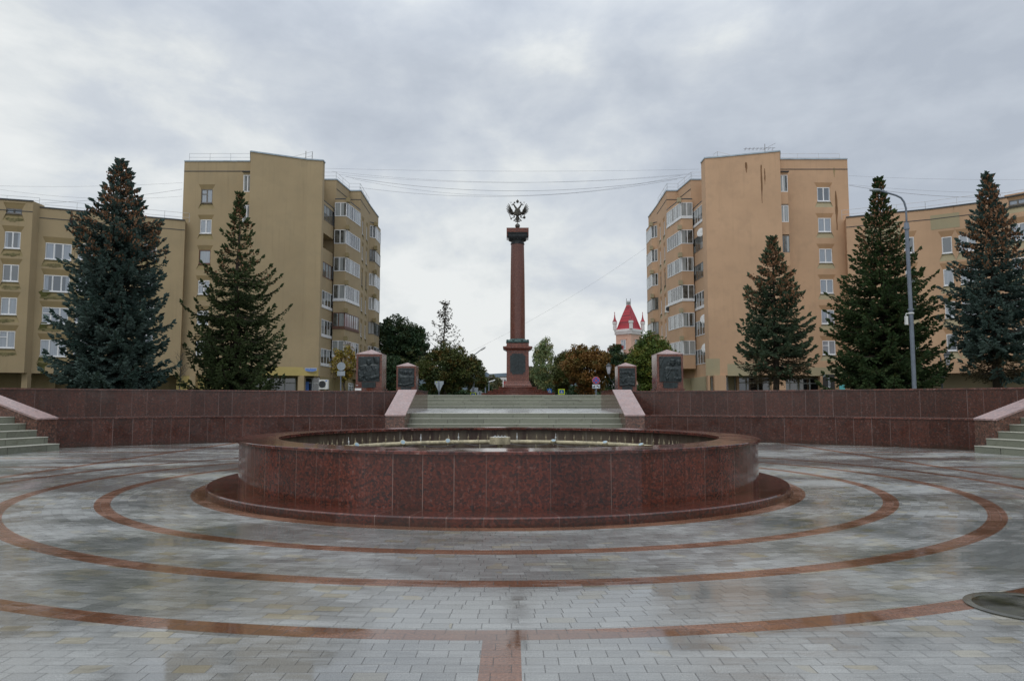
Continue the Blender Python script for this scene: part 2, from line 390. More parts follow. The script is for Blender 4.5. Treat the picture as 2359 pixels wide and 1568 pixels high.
# paving of the lower square: concentric rows of setts inside the fountain circle, straight rows outside, all wet
RB = [(4.30, 4.485), (5.406, 5.586), (6.477, 6.664), (7.61, 7.785)]
def paving(name='wet_paving', centre=True):
    m_, t, b = nm(name, .3)
    P = t.pos(); X, Y, Z = t.xyz(P)
    dx = t.m('SUBTRACT', X, FC[0]); dy = t.m('SUBTRACT', Y, FC[1])
    r = t.m('SQRT', t.m('ADD', t.m('MULTIPLY', dx, dx), t.m('MULTIPLY', dy, dy)))
    ang = t.m('ARCTAN2', dy, dx)
    inside = t.m('LESS_THAN', r, 7.785)
    warp = t.m('MULTIPLY', t.m('SUBTRACT', t.noise(P, .9, 2), .5), .03)
    # polar rows
    rr = t.m('DIVIDE', t.m('ADD', r, warp), .0985); ri = t.m('FLOOR', rr); rf = t.m('FRACT', rr)
    cnt = t.m('ROUND', t.m('MULTIPLY', ri, 2*PI*.0985/.165))
    ps = t.m('ADD', t.m('MULTIPLY', t.m('DIVIDE', ang, 2*PI), cnt), t.m('MULTIPLY', t.white(t.vec(ri, 7.0, 1.0)), 1.0))
    # straight rows
    yy = t.m('DIVIDE', t.m('ADD', Y, warp), .104); yi = t.m('FLOOR', yy); yf = t.m('FRACT', yy)
    xs = t.m('ADD', t.m('DIVIDE', X, .158), t.m('ADD', t.m('MULTIPLY', t.m('MODULO', yi, 2.0), .5), t.m('MULTIPLY', t.white(t.vec(yi, 3.0, 9.0)), .16)))
    def pick(a, c): return t.m('ADD', t.m('MULTIPLY', inside, a), t.m('MULTIPLY', t.m('SUBTRACT', 1.0, inside), c))
    row = pick(ri, t.m('ADD', yi, 500.0)); fr = pick(rf, yf)
    s = pick(ps, xs); si = t.m('FLOOR', s); sf = t.m('FRACT', s)
    rv = t.white(t.vec(si, row, 1.0)); rv2 = t.white(t.vec(si, row, 8.0)); rv3 = t.white(t.vec(si, row, 17.0))
    j1 = t.m('LESS_THAN', fr, .055); j2 = t.m('LESS_THAN', sf, .030)
    jt = t.m('MAXIMUM', t.m('MULTIPLY', j1, .55), j2)
    grain = t.noise(P, 170, 3, .75); gr2 = t.noise(P, 60, 2, .6)
    col = t.mix(t.ramp(grain, .36, .64), (.145, .150, .146), (.42, .428, .418))
    shade = t.ramp(rv, 0, 1, .88, 1.10)
    tanm = t.m('MULTIPLY', t.m('GREATER_THAN', t.m('ADD', rv2, t.m('MULTIPLY', t.m('SUBTRACT', t.noise(P, .55, 3), .5), 1.3)), .90), t.ramp(rv3, 0, 1, .25, .75))
    tanc = t.mix(t.ramp(grain, .3, .7), (.20, .175, .12), (.46, .41, .28))
    col = t.mix(tanm, col, tanc)
    green = t.ramp(t.noise(P, .5, 4, .6), .50, .68, 0, .65)
    col = t.mix(t.m('MULTIPLY', green, t.m('MULTIPLY', inside, .9)), col, t.mix(t.ramp(grain, .3, .7), (.085, .090, .062), (.20, .20, .14)))
    # red bands
    redc = t.mix(t.ramp(gr2, .3, .7), (.130, .058, .034), (.275, .135, .082))
    bands = None
    def band(v, a, c): return t.m('MULTIPLY', t.m('GREATER_THAN', v, a), t.m('LESS_THAN', v, c))
    for a, c in RB:
        q = band(r, a, c); bands = q if bands is None else t.m('MAXIMUM', bands, q)
    ax = t.m('ABSOLUTE', t.m('ADD', X, .12))
    outm = t.m('SUBTRACT', 1.0, inside)
    bands = t.m('MAXIMUM', bands, band(ax, 8.30, 8.50))
    lat = t.m('MULTIPLY', t.m('LESS_THAN', t.m('FRACT', t.m('DIVIDE', t.m('SUBTRACT', Y, 14.35), 2.15)), .085), t.m('GREATER_THAN', ax, 8.4))
    bands = t.m('MAXIMUM', bands, lat)
    midb = t.m('MULTIPLY', band(t.m('ADD', X, .155), 0.0, .2), t.m('MULTIPLY', t.m('LESS_THAN', Y, 9.0), outm))
    bands = t.m('MAXIMUM', bands, midb)
    col = t.mix(bands, col, redc)
    col = t.mix(1.0, col, t.vec(shade, shade, shade), 'MULTIPLY')
    col = t.mix(t.m('MULTIPLY', jt, .8), col, (.035, .035, .033))
    # water film: streaky patches, stretched across the view of the slope
    wet = t.m('ADD', t.m('MULTIPLY', t.noise(t.scale(P, .5, .9, 1), .62, 4, .58, .4), .66), t.m('MULTIPLY', t.noise(t.scale(P, 1.2, 7.0, 1), 2.6, 8, .75), .34))
    wet = t.m('ADD', wet, t.m('MULTIPLY', t.m('SUBTRACT', rv3, .5), .05))
    wf = t.ramp(wet, .395, .56)
    # film sits along the outer ring
    edge_ = t.m('MULTIPLY', t.m('SUBTRACT', t.noise(t.scale(P, 1, 5, 1), 3.0, 5, .7), .5), .35)
    soft = lambda v, a, b_: t.ramp(t.m('ADD', v, edge_), a, b_, 1.0, 0.0)
    pud = t.m('MULTIPLY', soft(t.m('ABSOLUTE', t.m('ADD', X, -.15)), .85, 1.15), t.m('MULTIPLY', soft(t.m('ABSOLUTE', t.m('SUBTRACT', Y, 4.02)), .14, .22), 1.0))
    ringp = t.m('MAXIMUM', t.m('MULTIPLY', band(r, 7.60, 7.83), t.ramp(t.noise(P, .9, 3), .46, .55)), pud)
    wf = t.m('MAXIMUM', wf, ringp)
    col = t.mix(1.0, col, t.vec(*[t.ramp(wf, 0, 1, 1.15, .68)]*3), 'MULTIPLY')
    ro = t.ramp(wf, 0, 1, .38, .045)
    t.put(b.inputs['Specular IOR Level'], t.ramp(wf, 0, 1, .5, .95))
    t.put(b.inputs['Base Color'], col)
    t.put(b.inputs['Roughness'], t.m('ADD', ro, t.m('MULTIPLY', jt, .15)))
    b.inputs['IOR'].default_value = 1.45
    hb = t.m('SUBTRACT', t.m('MULTIPLY', grain, .25), t.m('MULTIPLY', jt, 1.0))
    hb = t.m('MULTIPLY', hb, t.ramp(wf, 0, .9, 1.0, .05))
    bn = t.node('ShaderNodeBump', {'Strength': .35, 'Distance': .004, 'Height': hb})
    wv = t.noise(t.scale(P, 1, 1.6, 1), 5.0, 3, .6)
    b2 = t.node('ShaderNodeBump', {'Strength': .05, 'Distance': .006, 'Height': wv, 'Normal': bn.outputs[0]})
    t.put(b.inputs['Normal'], b2.outputs[0])
    return m_
M['pave'] = paving()
def landmat():
    m_, t, b = nm('wet_slab_paving', .12)
    P = t.pos(); X, Y, Z = t.xyz(P)
    n = t.noise(t.scale(P, 1, 3, 1), 1.6, 6, .65)
    gx_ = t.m('LESS_THAN', t.m('FRACT', t.m('DIVIDE', X, .6)), .02); gy_ = t.m('LESS_THAN', t.m('FRACT', t.m('DIVIDE', Y, .3)), .05)
    col = t.mix(t.ramp(n, .3, .7), (.22, .22, .22), (.42, .43, .42))
    col = t.mix(t.m('MAXIMUM', gx_, gy_), col, (.06, .05, .045))
    t.put(b.inputs['Base Color'], col); t.put(b.inputs['Roughness'], t.ramp(n, .35, .6, .10, .40))
    return m_
M['land'] = landmat()
M['lawn'] = simple('grass_and_earth', (.06, .075, .025), .95, .5, 1.5)
M['asphalt'] = simple('wet_asphalt', (.05, .05, .052), .35, .25, 3)
M['hill'] = simple('hazy_blue_hill', (.16, .21, .27), .95, .25, .01)  # haze over the distant hills put into their base colour
M['slab'] = simple('ledge_slabs', (.15, .12, .11), .25, .35, 3)
# ================================================================== SETTING
from mathutils.geometry import tessellate_polygon
def sheet(name, poly, z, m_, kind='structure'):
    b = MB(); vs = [Vector((p[0], p[1], z)) for p in poly]
    tris = tessellate_polygon([vs])
    out = []
    for a, c, d in tris:
        n = (vs[c]-vs[a]).cross(vs[d]-vs[a])
        out.append((a, c, d) if n.z > 0 else (a, d, c))
    b.add(vs, out); o = b.build(name, m_); tag(o, kind=kind); return o
def grid_sheet(name, x0, x1, y0, y1, z, m_):
    b = MB(); b.add([(x0,y0,z),(x1,y0,z),(x1,y1,z),(x0,y1,z)], [(0,1,2,3)]); return tag(b.build(name, m_), kind='structure')
PZ = 1.58
tag(grid_sheet('lower_square', -60, 60, -40, 40, 0.0, M['pave']), label='wet concentric sett paving of the sunken square')
HW, FT = 3.66, .64
class Fr:
    def __init__(s, O, out):
        s.O = Vector((O[0], O[1], 0)); s.o = Vector((out[0], out[1], 0)).normalized(); s.e = Vector((s.o.y, -s.o.x, 0))
    def P(s, a, b, z=0): return s.O+s.e*a+s.o*b+Vector((0, 0, z))
def extr(mb, fr, a0, a1, prof):
    n = len(prof)
    mb.add([fr.P(a0, b, z) for b, z in prof]+[fr.P(a1, b, z) for b, z in prof],
           [(i, n+i, n+(i+1) % n, (i+1) % n) for i in range(n)]+[tuple(range(n)), tuple(range(2*n-1, n-1, -1))])
def stair(fr, sy, label):
    root = thing('staircase', fr.P(0, 0), label, 'stairs', 'granite staircases down to the sunken square')
    r5 = .864/5
    for k in range(5):
        b0 = sy+.37*k; b1 = b0+.37 if k < 4 else b0+.5
        m = MB(); z1 = r5*(k+1); z0 = 0 if k == 0 else r5*k-.002
        w_ = HW-.003
        extr(m, fr, -w_, w_, [(b0, -.01 if k == 0 else z0), (b1+.02, -.01 if k == 0 else z0), (b1+.02, z1-.018), (b0, z1-.018)])
        m.cur = 1
        extr(m, fr, -w_, w_, [(b0-.012, z1-.0175), (b1-.014, z1-.0175), (b1-.014, z1), (b0-.006, z1), (b0-.012, z1-.006)])
        m.build('step', [M['step'], M['nose']], root)
    b4 = sy+.37*4+.5-.014
    m = MB()
    extr(m, fr, -HW+.003, HW-.003, [(b4, .5), (6.6, .5), (6.6, .9325), (b4, .864)])
    extr(m, fr, -5.3, 5.3, [(6.602, .5), (8.93, .5), (8.93, .966), (6.602, .9325)])
    m.build('landing', M['land'], root)
    zs = [.90, 1.08, 1.238, 1.399, PZ+.003]
    for k in range(4):
        b0 = 8.9+.35*k; m = MB()
        extr(m, fr, -5.3, 5.3, [(b0, zs[k]-.05), (b0+.42, zs[k]-.05), (b0+.42, zs[k+1]-.018), (b0, zs[k+1]-.018)])
        m.cur = 1
        extr(m, fr, -5.3, 5.3, [(b0-.012, zs[k+1]-.0175), (b0+(.337 if k < 3 else .42), zs[k+1]-.0175), (b0+(.337 if k < 3 else .42), zs[k+1]), (b0-.006, zs[k+1]), (b0-.012, zs[k+1]-.005)])
        m.build('step', [M['step'], M['nose']], root)
    for sgn in (-1, 1):
        a0, a1 = (HW, HW+FT) if sgn > 0 else (-HW-FT, -HW)
        m = MB()
        extr(m, fr, a0, a1, [(0, 0), (6.6, 0), (6.6, 1.665), (2.9, 1.665), (0, .78)])
        c0, c1 = (HW+FT, 5.4) if sgn > 0 else (-5.4, -HW-FT)
        extr(m, fr, c0, c1, [(6.3, 0), (6.6, 0), (6.6, 1.6), (6.3, 1.6)])
        d0, d1 = (5.302, 5.45) if sgn > 0 else (-5.45, -5.302)
        extr(m, fr, d0, d1, [(6.602, 0), (10.4, 0), (10.4, 1.6), (6.602, 1.6)])
        m.build('flank_wall', M['gran_p'], root)
        o0, o1 = a0-.025, a1+.025
        m = MB()
        extr(m, fr, o0, o1, [(-.03, .785), (0, .782), (2.9, 1.668), (2.89, 1.712), (-.03, .825)])
        m.build('ramp_slab', M['gran_s'], root)
        m = MB()
        extr(m, fr, o0, o1, [(2.893, 1.668), (6.63, 1.667), (6.63, 1.708), (2.893, 1.709)])
        m.build('coping', M['gran_r'], root)
    return root
SC = Fr((0.1, 24.6), (0, 1)); SLf = Fr((-13.43, 16.05), (-.97, .24)); SRt = Fr((13.08, 15.15), (.97, .24))
stair(SC, -.1, 'wide central granite staircase of grey green steps behind the fountain')
stair(SLf, -.75, 'grey green steps with sloping pink slab at the left edge of the photo')
stair(SRt, -.70, 'grey green steps with sloping pink slab at the right edge of the photo')
def pol(P): d = Vector(P[:2])-Vector(AC); return math.atan2(d.y, d.x), d.length
def arcwall(A, Bp, off, th, z0, z1, capz, label, mw, mc, hang=.03, ledge=False):
    """curved wall from A to Bp (world points), face at radius+off, copes with overhang"""
    fa, ra = pol(A); fb, rb = pol(Bp); N = 48
    ang = [fa+(fb-fa)*i/N for i in range(N+1)]; R = [ra+(rb-ra)*i/N+off for i in range(N+1)]
    def pt(i, d, z): return (AC[0]+(R[i]+d)*math.cos(ang[i]), AC[1]+(R[i]+d)*math.sin(ang[i]), z)
    mid = pt(N//2, 0, 0)
    root = thing('retaining_wall', mid, label, 'wall', 'curved red granite retaining walls')
    def ring(d0, d1, a, b):
        m = MB(); vs = []
        for i in range(N+1): vs += [pt(i, d0, a), pt(i, d1, a), pt(i, d1, b), pt(i, d0, b)]
        fs = []
        for i in range(N):
            for k in range(4): fs.append((4*i+k, 4*i+4+k, 4*i+4+(k+1) % 4, 4*i+(k+1) % 4))
        fs += [(0, 1, 2, 3), (4*N+3, 4*N+2, 4*N+1, 4*N)]
        m.add(vs, fs); return m
    ring(0, th, z0, z1).build('facing', mw, root)
    ring(-hang, th+.02, z1+.001, capz).build('coping', mc, root)
    if ledge: ring(th+.021, 2.998, z1-.3, z1+.01).build('ledge', M['slab'], root)
    return root, ang, R
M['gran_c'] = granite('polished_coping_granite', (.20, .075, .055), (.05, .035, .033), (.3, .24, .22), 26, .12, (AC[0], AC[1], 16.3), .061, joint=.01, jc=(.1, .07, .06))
La = SC.P(-HW-FT, 0); Lb = SLf.P(HW+FT, 0); Ra = SRt.P(-HW-FT, 0); Rb_ = SC.P(HW+FT, 0)
arcwall(La, Lb, 0, .3, 0, .78, .82, 'low curved red granite wall left of the central stairs, nearer tier', M['gran_w'], M['gran_c'], ledge=True)
arcwall(Rb_, Ra, 0, .3, 0, .78, .82, 'low curved red granite wall right of the central stairs, nearer tier', M['gran_w'], M['gran_c'], ledge=True)
_, angL, RL = arcwall(SC.P(-HW-FT, 2.9), SLf.P(HW+FT, 2.9), 0, .34, .5, 1.62, 1.664, 'higher curved red granite wall left of the central stairs, below the spruces', M['gran_u'], M['gran_c'])
_, angR, RR = arcwall(SC.P(HW+FT, 2.9), SRt.P(-HW-FT, 2.9), 0, .34, .5, 1.62, 1.664, 'higher curved red granite wall right of the central stairs, below the lamp post', M['gran_u'], M['gran_c'])
poly = [(0.1-5.35, 34.9), (0.1-5.35, 31.15), (0.1-4.28, 31.15)]
poly += [(AC[0]+(RL[i]+.3)*math.cos(angL[i]), AC[1]+(RL[i]+.3)*math.sin(angL[i])) for i in range(0, 49, 3)]
f2 = lambda fr, a, b: tuple(fr.P(a, b)[:2])
poly += [f2(SLf, 4.2, 6.5), f2(SLf, 5.35, 6.5), f2(SLf, 5.35, 10.2), f2(SLf, -5.35, 10.2), (-900, 9), (-900, 3000), (900, 3000), (900, 9),
         f2(SRt, 5.35, 10.2), f2(SRt, -5.35, 10.2), f2(SRt, -5.35, 6.5), f2(SRt, -4.2, 6.5)]
poly += [(AC[0]+(RR[i]+.3)*math.cos(angR[i]), AC[1]+(RR[i]+.3)*math.sin(angR[i])) for i in range(48, -1, -3)]
poly += [(0.1+4.28, 31.15), (0.1+5.35, 31.15), (0.1+5.35, 34.9)]
sheet('ground', poly, PZ, M['lawn'])
grid_sheet('upper_square', -11, 12, 34.95, 58, PZ+.004, M['land'])
grid_sheet('road', -60, 60, 59.5, 64, PZ+.004, M['asphalt'])
grid_sheet('street', -6, 7.5, 64.1, 900, PZ+.008, M['asphalt'])
# ================================================================== FOUNTAIN
fo = thing('fountain', (FC[0], FC[1], 0), 'large round red granite fountain basin standing empty of jets in the centre of the square', 'fountain')
c3 = (FC[0], FC[1], 0)
m = MB(); m.lathe([(4.30, -.01), (4.30, .085), (4.285, .10), (3.80, .101)], c3, 160, cap=False); m.build('base_ring', M['gran_f'], fo)
m = MB(); m.lathe([(3.885, .09), (3.885, .695)], c3, 160, cap=False); m.build('basin_wall', M['gran_f'], fo)
m = MB(); m.lathe([(3.35, .688), (3.35, .73), (3.915, .73), (3.922, .722), (3.922, .694), (3.87, .689)], c3, 200, cap=False); m.build('rim', M['gran_r'], fo)
m_, t, b = nm('stained_basin_tiles', .5)
P = t.pos(); Xs, Ys, Zs = t.xyz(P)
col = t.mix(t.ramp(t.noise(t.scale(P, 3, 3, .5), 1.6, 5, .7), .4, .62), (.13, .105, .075), (.06, .035, .028))
col = t.mix(t.ramp(t.noise(t.scale(P, 6, 6, .3), 2.0, 3, .7), .62, .72, 0, .6), col, (.36, .33, .28))
t.put(b.inputs['Base Color'], col); M['tiles'] = m_
m = MB(); m.lathe([(3.43, .688), (3.43, .0)], c3, 120, cap=False); m.build('inner_wall', M['tiles'], fo)
m_, t, b = nm('dark_still_water', .02)
b.inputs['Base Color'].default_value = (.022, .016, .012, 1); b.inputs['IOR'].default_value = 1.33
t.put(b.inputs['Normal'], t.bump(t.noise(t.pos(), 7, 2), .06, .02)); M['water'] = m_
m = MB(); m.lathe([(3.42, .30), (3.42, .335), (.01, .335)], c3, 96, cap=False); m.build('water', M['water'], fo)
# ring pipe
m = MB(); PR, seg, N = 2.82, 10, 144; vs = []; rp = .038
for i in range(N):
    a = 2*PI*i/N
    for k in range(seg):
        q = 2*PI*k/seg; rr_ = PR+rp*math.cos(q)
        vs.append((FC[0]+rr_*math.cos(a), FC[1]+rr_*math.sin(a), .475+rp*math.sin(q)))
m.add(vs, [(i*seg+k, ((i+1) % N)*seg+k, ((i+1) % N)*seg+(k+1) % seg, i*seg+(k+1) % seg) for i in range(N) for k in range(seg)])
for i in range(0, 36):
    a = 2*PI*i/36; x, y = FC[0]+PR*math.cos(a), FC[1]+PR*math.sin(a)
    tx = (-math.sin(a), math.cos(a), 0)
    m.tube([Vector((x, y, .475))-Vector(tx)*.02, Vector((x, y, .475))+Vector(tx)*.02], .044, 10)
m.build('ring_pipe', M['pipe'], fo, smooth=True)
for i in range(16):
    m = MB(); a = 2*PI*(i+.4)/16; x, y = FC[0]+PR*math.cos(a), FC[1]+PR*math.sin(a); m.tube([(x, y, .2), (x, y, .46)], .012, 6); m.build('pipe_support', M['pipe'], fo)
def noz_mesh(new):
    m = MB(); m.lathe([(.010, 0), (.012, .045), (.016, .05), (.016, .075), (.008, .082), (.004, .13 if not new else .15)], (0, 0, 0), 8)
    me = bpy.data.meshes.new('nozzle'); me.from_pydata(m.v, [], m.f); me.materials.append(M['nozzle_new'] if new else M['nozzle']); return me
nz, nz2 = noz_mesh(False), noz_mesh(True)
for i in range(92):
    a = 2*PI*(i+.5)/92
    o = bpy.data.objects.new('nozzle', nz2 if i in (17, 27, 21, 31, 40) else nz); COL.objects.link(o); o.parent = fo
    o.location = (PR*math.cos(a), PR*math.sin(a), .50); o.rotation_euler = (random.Random(i).uniform(-.07, .07), random.Random(i+99).uniform(-.07, .07), 0)
# spotlights clamped to the pipe
def spot(parent, P, facing, tilt=.75, r=.052):
    f_ = Vector((math.cos(facing)*math.cos(tilt), math.sin(facing)*math.cos(tilt), math.sin(tilt)))
    m = MB(); P = Vector(P); m.tube([P-f_*.07, P-f_*.05, P, P+f_*.008, P+f_*.008], [r*.55, r*.85, r, r, r*.82], 16)
    m.tube([P-f_*.05, P-Vector((0, 0, .09))], .008, 6)
    o = m.build('underwater_spotlight', M['pipe'], parent, smooth=False)
    m = MB(); m.tube([P+f_*.004, P+f_*.014], r*.78, 16); m.build('lens', M['lens'], o)
for px in (825, 930, 1033, 1275, 1392, 1474, 1520, 775):
    x = (px-1179.5)/FD; # place on the far half of the pipe, by bearing
    best = min((abs((FC[0]+(PR-.05)*math.cos(a))/(FC[1]+(PR-.05)*math.sin(a))-x), a) for a in [PI*k/720 for k in range(720)])
    a = best[1]; q = PR-.05
    spot(fo, (FC[0]+q*math.cos(a), FC[1]+q*math.sin(a), .475+.03), a+PI+(.5 if px > 1180 else -.5)*.6, .55 if px < 1180 else 1.1)
for k in range(4):
    a = -PI/2+(k-1.5)*.9; spot(fo, (FC[0]+(PR-.05)*math.cos(a), FC[1]+(PR-.05)*math.sin(a), .5), a+PI, .7)
# central drum nozzle
m = MB(); m.lathe([(.150, .585), (.165, .59), (.165, .70), (.160, .702), (.160, .69)], c3, 32, cap=False); m.lathe([(.165, .589), (.04, .588), (.04, .36)], c3, 20, cap=False)
dr = m.build('central_drum', M['pipe'], fo)
m = MB(); m.lathe([(.158, .692), (.158, .699), (0.001, .70)], c3, 32, cap=False)
for k in range(10):
    a = k*PI/5; m.box(FC[0]+.09*math.cos(a)-.006, FC[0]+.09*math.cos(a)+.006, FC[1]+.09*math.sin(a)-.006, FC[1]+.09*math.sin(a)+.006, .699, .722)
m.build('grate', M['grate'], dr)
m = MB()
for dx, dy in ((-.09, -.12), (.17, .02), (.04, .16)):
    m.tube([(FC[0], FC[1], .42), (FC[0]+dx, FC[1]+dy, .42)], .012, 6)
m.build('bracket', M['pipe'], dr)
for dx, dy in ((-.09, -.12), (.17, .02)): spot(fo, (FC[0]+dx, FC[1]+dy, .47), -PI/2, 1.2, .05)
for k in range(7):
    m = MB(); a0 = .6+k*.32; pts = []
    for j in range(9):
        a = a0+j*.035; rr_ = PR-.06-.03*math.sin(j*.8+k); pts.append((FC[0]+rr_*math.cos(a), FC[1]+rr_*math.sin(a), .45-.05*math.sin(PI*j/8)+.0))
    m.tube(pts, .005, 5); m.build('cable', M['cable'], fo)
# manhole cover in the paving at right
mc = thing('manhole_cover', (3.16, 4.63, 0), 'dark wet round manhole cover in a pale ring, lower right of the square', 'manhole cover')
m = MB(); m.lathe([(.345, .001), (.345, .008), (.30, .010), (.295, .004)], (3.16, 4.63, 0), 64, cap=False); m.build('frame', simple('wet_concrete', (.07, .07, .055), .2, .4, 9), mc)
m_, t, b = nm('wet_cast_cover', .05); P = t.pos()
t.put(b.inputs['Base Color'], t.mix(t.ramp(t.noise(P, 5, 5, .7), .4, .65), (.022, .023, .016), (.06, .06, .038)))
t.put(b.inputs['Roughness'], t.ramp(t.noise(P, 3, 3), .4, .6, .04, .3))
m = MB(); m.lathe([(.295, .006), (.001, .0065)], (3.16, 4.63, 0), 64, cap=False); m.build('lid', m_, mc)
# tuft of dry grass by the base ring at left
rg = random.Random(5); m = MB()
# ================================================================== MONUMENT COLUMN
MD = 45.0; MX = at(1192.5, 900, MD).x
def mz(yc): return gz(431.9+yc*.33051, MD)
def mw(pxc): return pxc*.33051*MD/FD
mo = thing('monument_column', (MX, MD, PZ), 'tall red granite column topped by a bronze double-headed eagle behind the stairs', 'monument')
m = MB()
zt_ = [mz(1437), mz(1425), mz(1413), mz(1393)]
for k, (hw_, zt) in enumerate(zip((2.12, 1.76, 1.42, 1.12), (mz(1434), mz(1420), mz(1408), mz(1392)))):
    z0 = PZ if k == 0 else zprev-.002
    m.box(MX-hw_, MX+hw_, MD-hw_, MD+hw_, z0, zt-.04); m.box(MX-hw_-.03, MX+hw_+.03, MD-hw_-.03, MD+hw_+.03, zt-.038, zt); zprev = zt
m.build('steps', M['gran_m'], mo)
def sq(name, prof, mat_, parent=None):
    m = MB(); m.lathe([(r*math.sqrt(2), z) for r, z in prof], (MX, MD, 0), 4, rot=PI/4); return m.build(name, mat_, parent or mo)
zf0, zf1 = mz(1393), mz(1352)
pw = mw(154)/2
sq('plinth', [(mw(192)/2, zf0+.001), (mw(192)/2, zf0+.12), (mw(178)/2, zf0+.2), (mw(164)/2, zf0+.38), (pw, zf1)], M['gran_m'])
ped = sq('pedestal', [(pw, zf1+.001), (pw*.985, mz(1140))], M['gran_m'])
sq('cornice', [(pw, mz(1140)+.001), (pw*1.05, mz(1136)), (mw(186)/2, mz(1130)), (mw(202)/2, mz(1124)), (mw(202)/2, mz(1113)), (pw*1.1, mz(1111)), (pw, mz(1108)), (pw*.99, mz(1090))], M['gran_m'])
# bronze plaque with notched corners and raised lines of lettering too small to read
yf = MD-pw*1.0; a = mw(104)/2; z0, z1 = mz(1302), mz(1162); c_ = .12
pl = MB(); prof = [(-a+c_, z0), (a-c_, z0), (a-c_, z0+c_*.8), (a, z0+c_), (a, z1-c_), (a-c_, z1-c_*.8), (a-c_, z1), (-a+c_, z1), (-a+c_, z1-c_*.8), (-a, z1-c_), (-a, z0+c_), (-a+c_, z0+c_*.8)]
n = len(prof)
pl.add([(MX+x, yf-.05, z) for x, z in prof]+[(MX+x, yf+.02, z) for x, z in prof], [tuple(range(n))]+[(i, n+i, n+(i+1) % n, (i+1) % n) for i in range(n)])
rg = random.Random(3)
for k in range(12):
    z = z1-.18-(z1-z0-.36)*k/11; w_ = a*rg.uniform(.45, .78); pl.box(MX-w_, MX+w_, yf-.058, yf-.05, z-.016, z+.016)
pl.build('plaque', M['bronze'], mo)
m = MB(); tr = mw(154)/2
m.lathe([(tr*.9, mz(1089)), (tr*1.0, mz(1084)), (tr*1.02, mz(1076)), (tr*.95, mz(1068)), (tr*.80, mz(1062)), (tr*.70, mz(1056))], (MX, MD, 0), 40)
for k in range(8):
    a = PI/8+k*PI/4; m.ell((MX+tr*.98*math.cos(a), MD+tr*.98*math.sin(a), mz(1068)), (.09, .09, .07), 8, 6)
for k in range(24):
    a = k*PI/12; m.ell((MX+tr*.93*math.cos(a), MD+tr*.93*math.sin(a), mz(1079)), (.085, .085, .10), 6, 5)
m.build('bronze_wreath', M['patina'], mo, smooth=True)
m = MB(); m.lathe([(mw(104)/2, mz(1060)), (mw(104)/2, mz(900)), (mw(101)/2, mz(700)), (mw(96)/2, mz(520)), (mw(91)/2, mz(394))], (MX, MD, 0), 48)
m.build('shaft', M['gran_col'], mo, smooth=False)
for p in mo.children[-1].data.polygons: p.use_smooth = len(p.vertices) == 4
m = MB(); r0 = mw(92)/2
m.lathe([(r0*1.05, mz(399)), (r0*1.09, mz(396)), (r0*1.05, mz(391)), (r0*.99, mz(389)), (r0*.99, mz(376)), (r0*1.05, mz(372)), (r0*1.3, mz(364))], (MX, MD, 0), 40)
m.lathe([(mw(114)/2*1.414, mz(365)), (mw(130)/2*1.414, mz(357)), (mw(134)/2*1.414, mz(350)), (mw(134)/2*1.414, mz(340)), (mw(142)/2*1.414, mz(334)), (mw(142)/2*1.414, mz(324))], (MX, MD, 0), 4, rot=PI/4)
for k in range(16):
    a = k*PI/8; m.ell((MX+r0*1.16*math.cos(a), MD+r0*1.16*math.sin(a), mz(366)), (.06, .06, .09), 6, 5)
m.build('capital', simple('blackened_bronze', (.022, .027, .030), .45, .4, 8, .3), mo)
m = MB(); ah = mw(154)/2; m.box(MX-ah, MX+ah, MD-ah, MD+ah, mz(327), mz(298)); m.box(MX-ah, MX-ah+.06, MD-ah+.05, MD+ah, mz(352), mz(327)-.002); m.box(MX+ah-.06, MX+ah, MD-ah+.05, MD+ah, mz(352), mz(327)-.002)
m.build('abacus', M['gran_m'], mo)
m = MB(); m.lathe([(mw(74)/2, mz(298)), (mw(66)/2, mz(293)), (mw(44)/2, mz(288)), (mw(20)/2, mz(285))], (MX, MD, 0), 32); m.build('dome', M['patina'], mo, smooth=True)
SPH = Vector((MX, MD, mz(268)))
m = MB(); m.ell(SPH, [mw(35)/2]*3, 24, 16); m.build('sphere', simple('grey_bronze', (.10, .095, .085), .4, .2, 6, .5), mo, smooth=True)
# --- eagle: one mesh, coordinates in the measured outline (u right, v up, metres)
m = MB(); k_ = mw(1)                       # metres per outline unit
cx0 = 294.0
def E(x, y, dy=0): return Vector((MX+(x-cx0)*k_, MD+dy, mz(y)))
def blade(P0, P1, w0, w1, th=.018, n=5, dy=0):
    """feather: tapered flat blade"""
    d = (P1-P0); L = d.length; d.normalize(); s_ = Vector((d.z, 0, -d.x)); vs = []; prof = [.65, 1, 1, .9, .35]
    for i in range(n):
        f_ = i/(n-1); w_ = (w0+(w1-w0)*f_)*prof[i]
        c = P0+d*L*f_
        for a_, b_ in ((-1, 0), (0, -1), (1, 0), (0, 1)): vs.append(c+s_*w_*a_+Vector((0, 1, 0))*th*b_)
    m.add(vs, [(i*4+q, i*4+4+q, i*4+4+(q+1) % 4, i*4+(q+1) % 4) for i in range(n-1) for q in range(4)]+[(0, 1, 2, 3), (4*n-1, 4*n-2, 4*n-3, 4*n-4)])
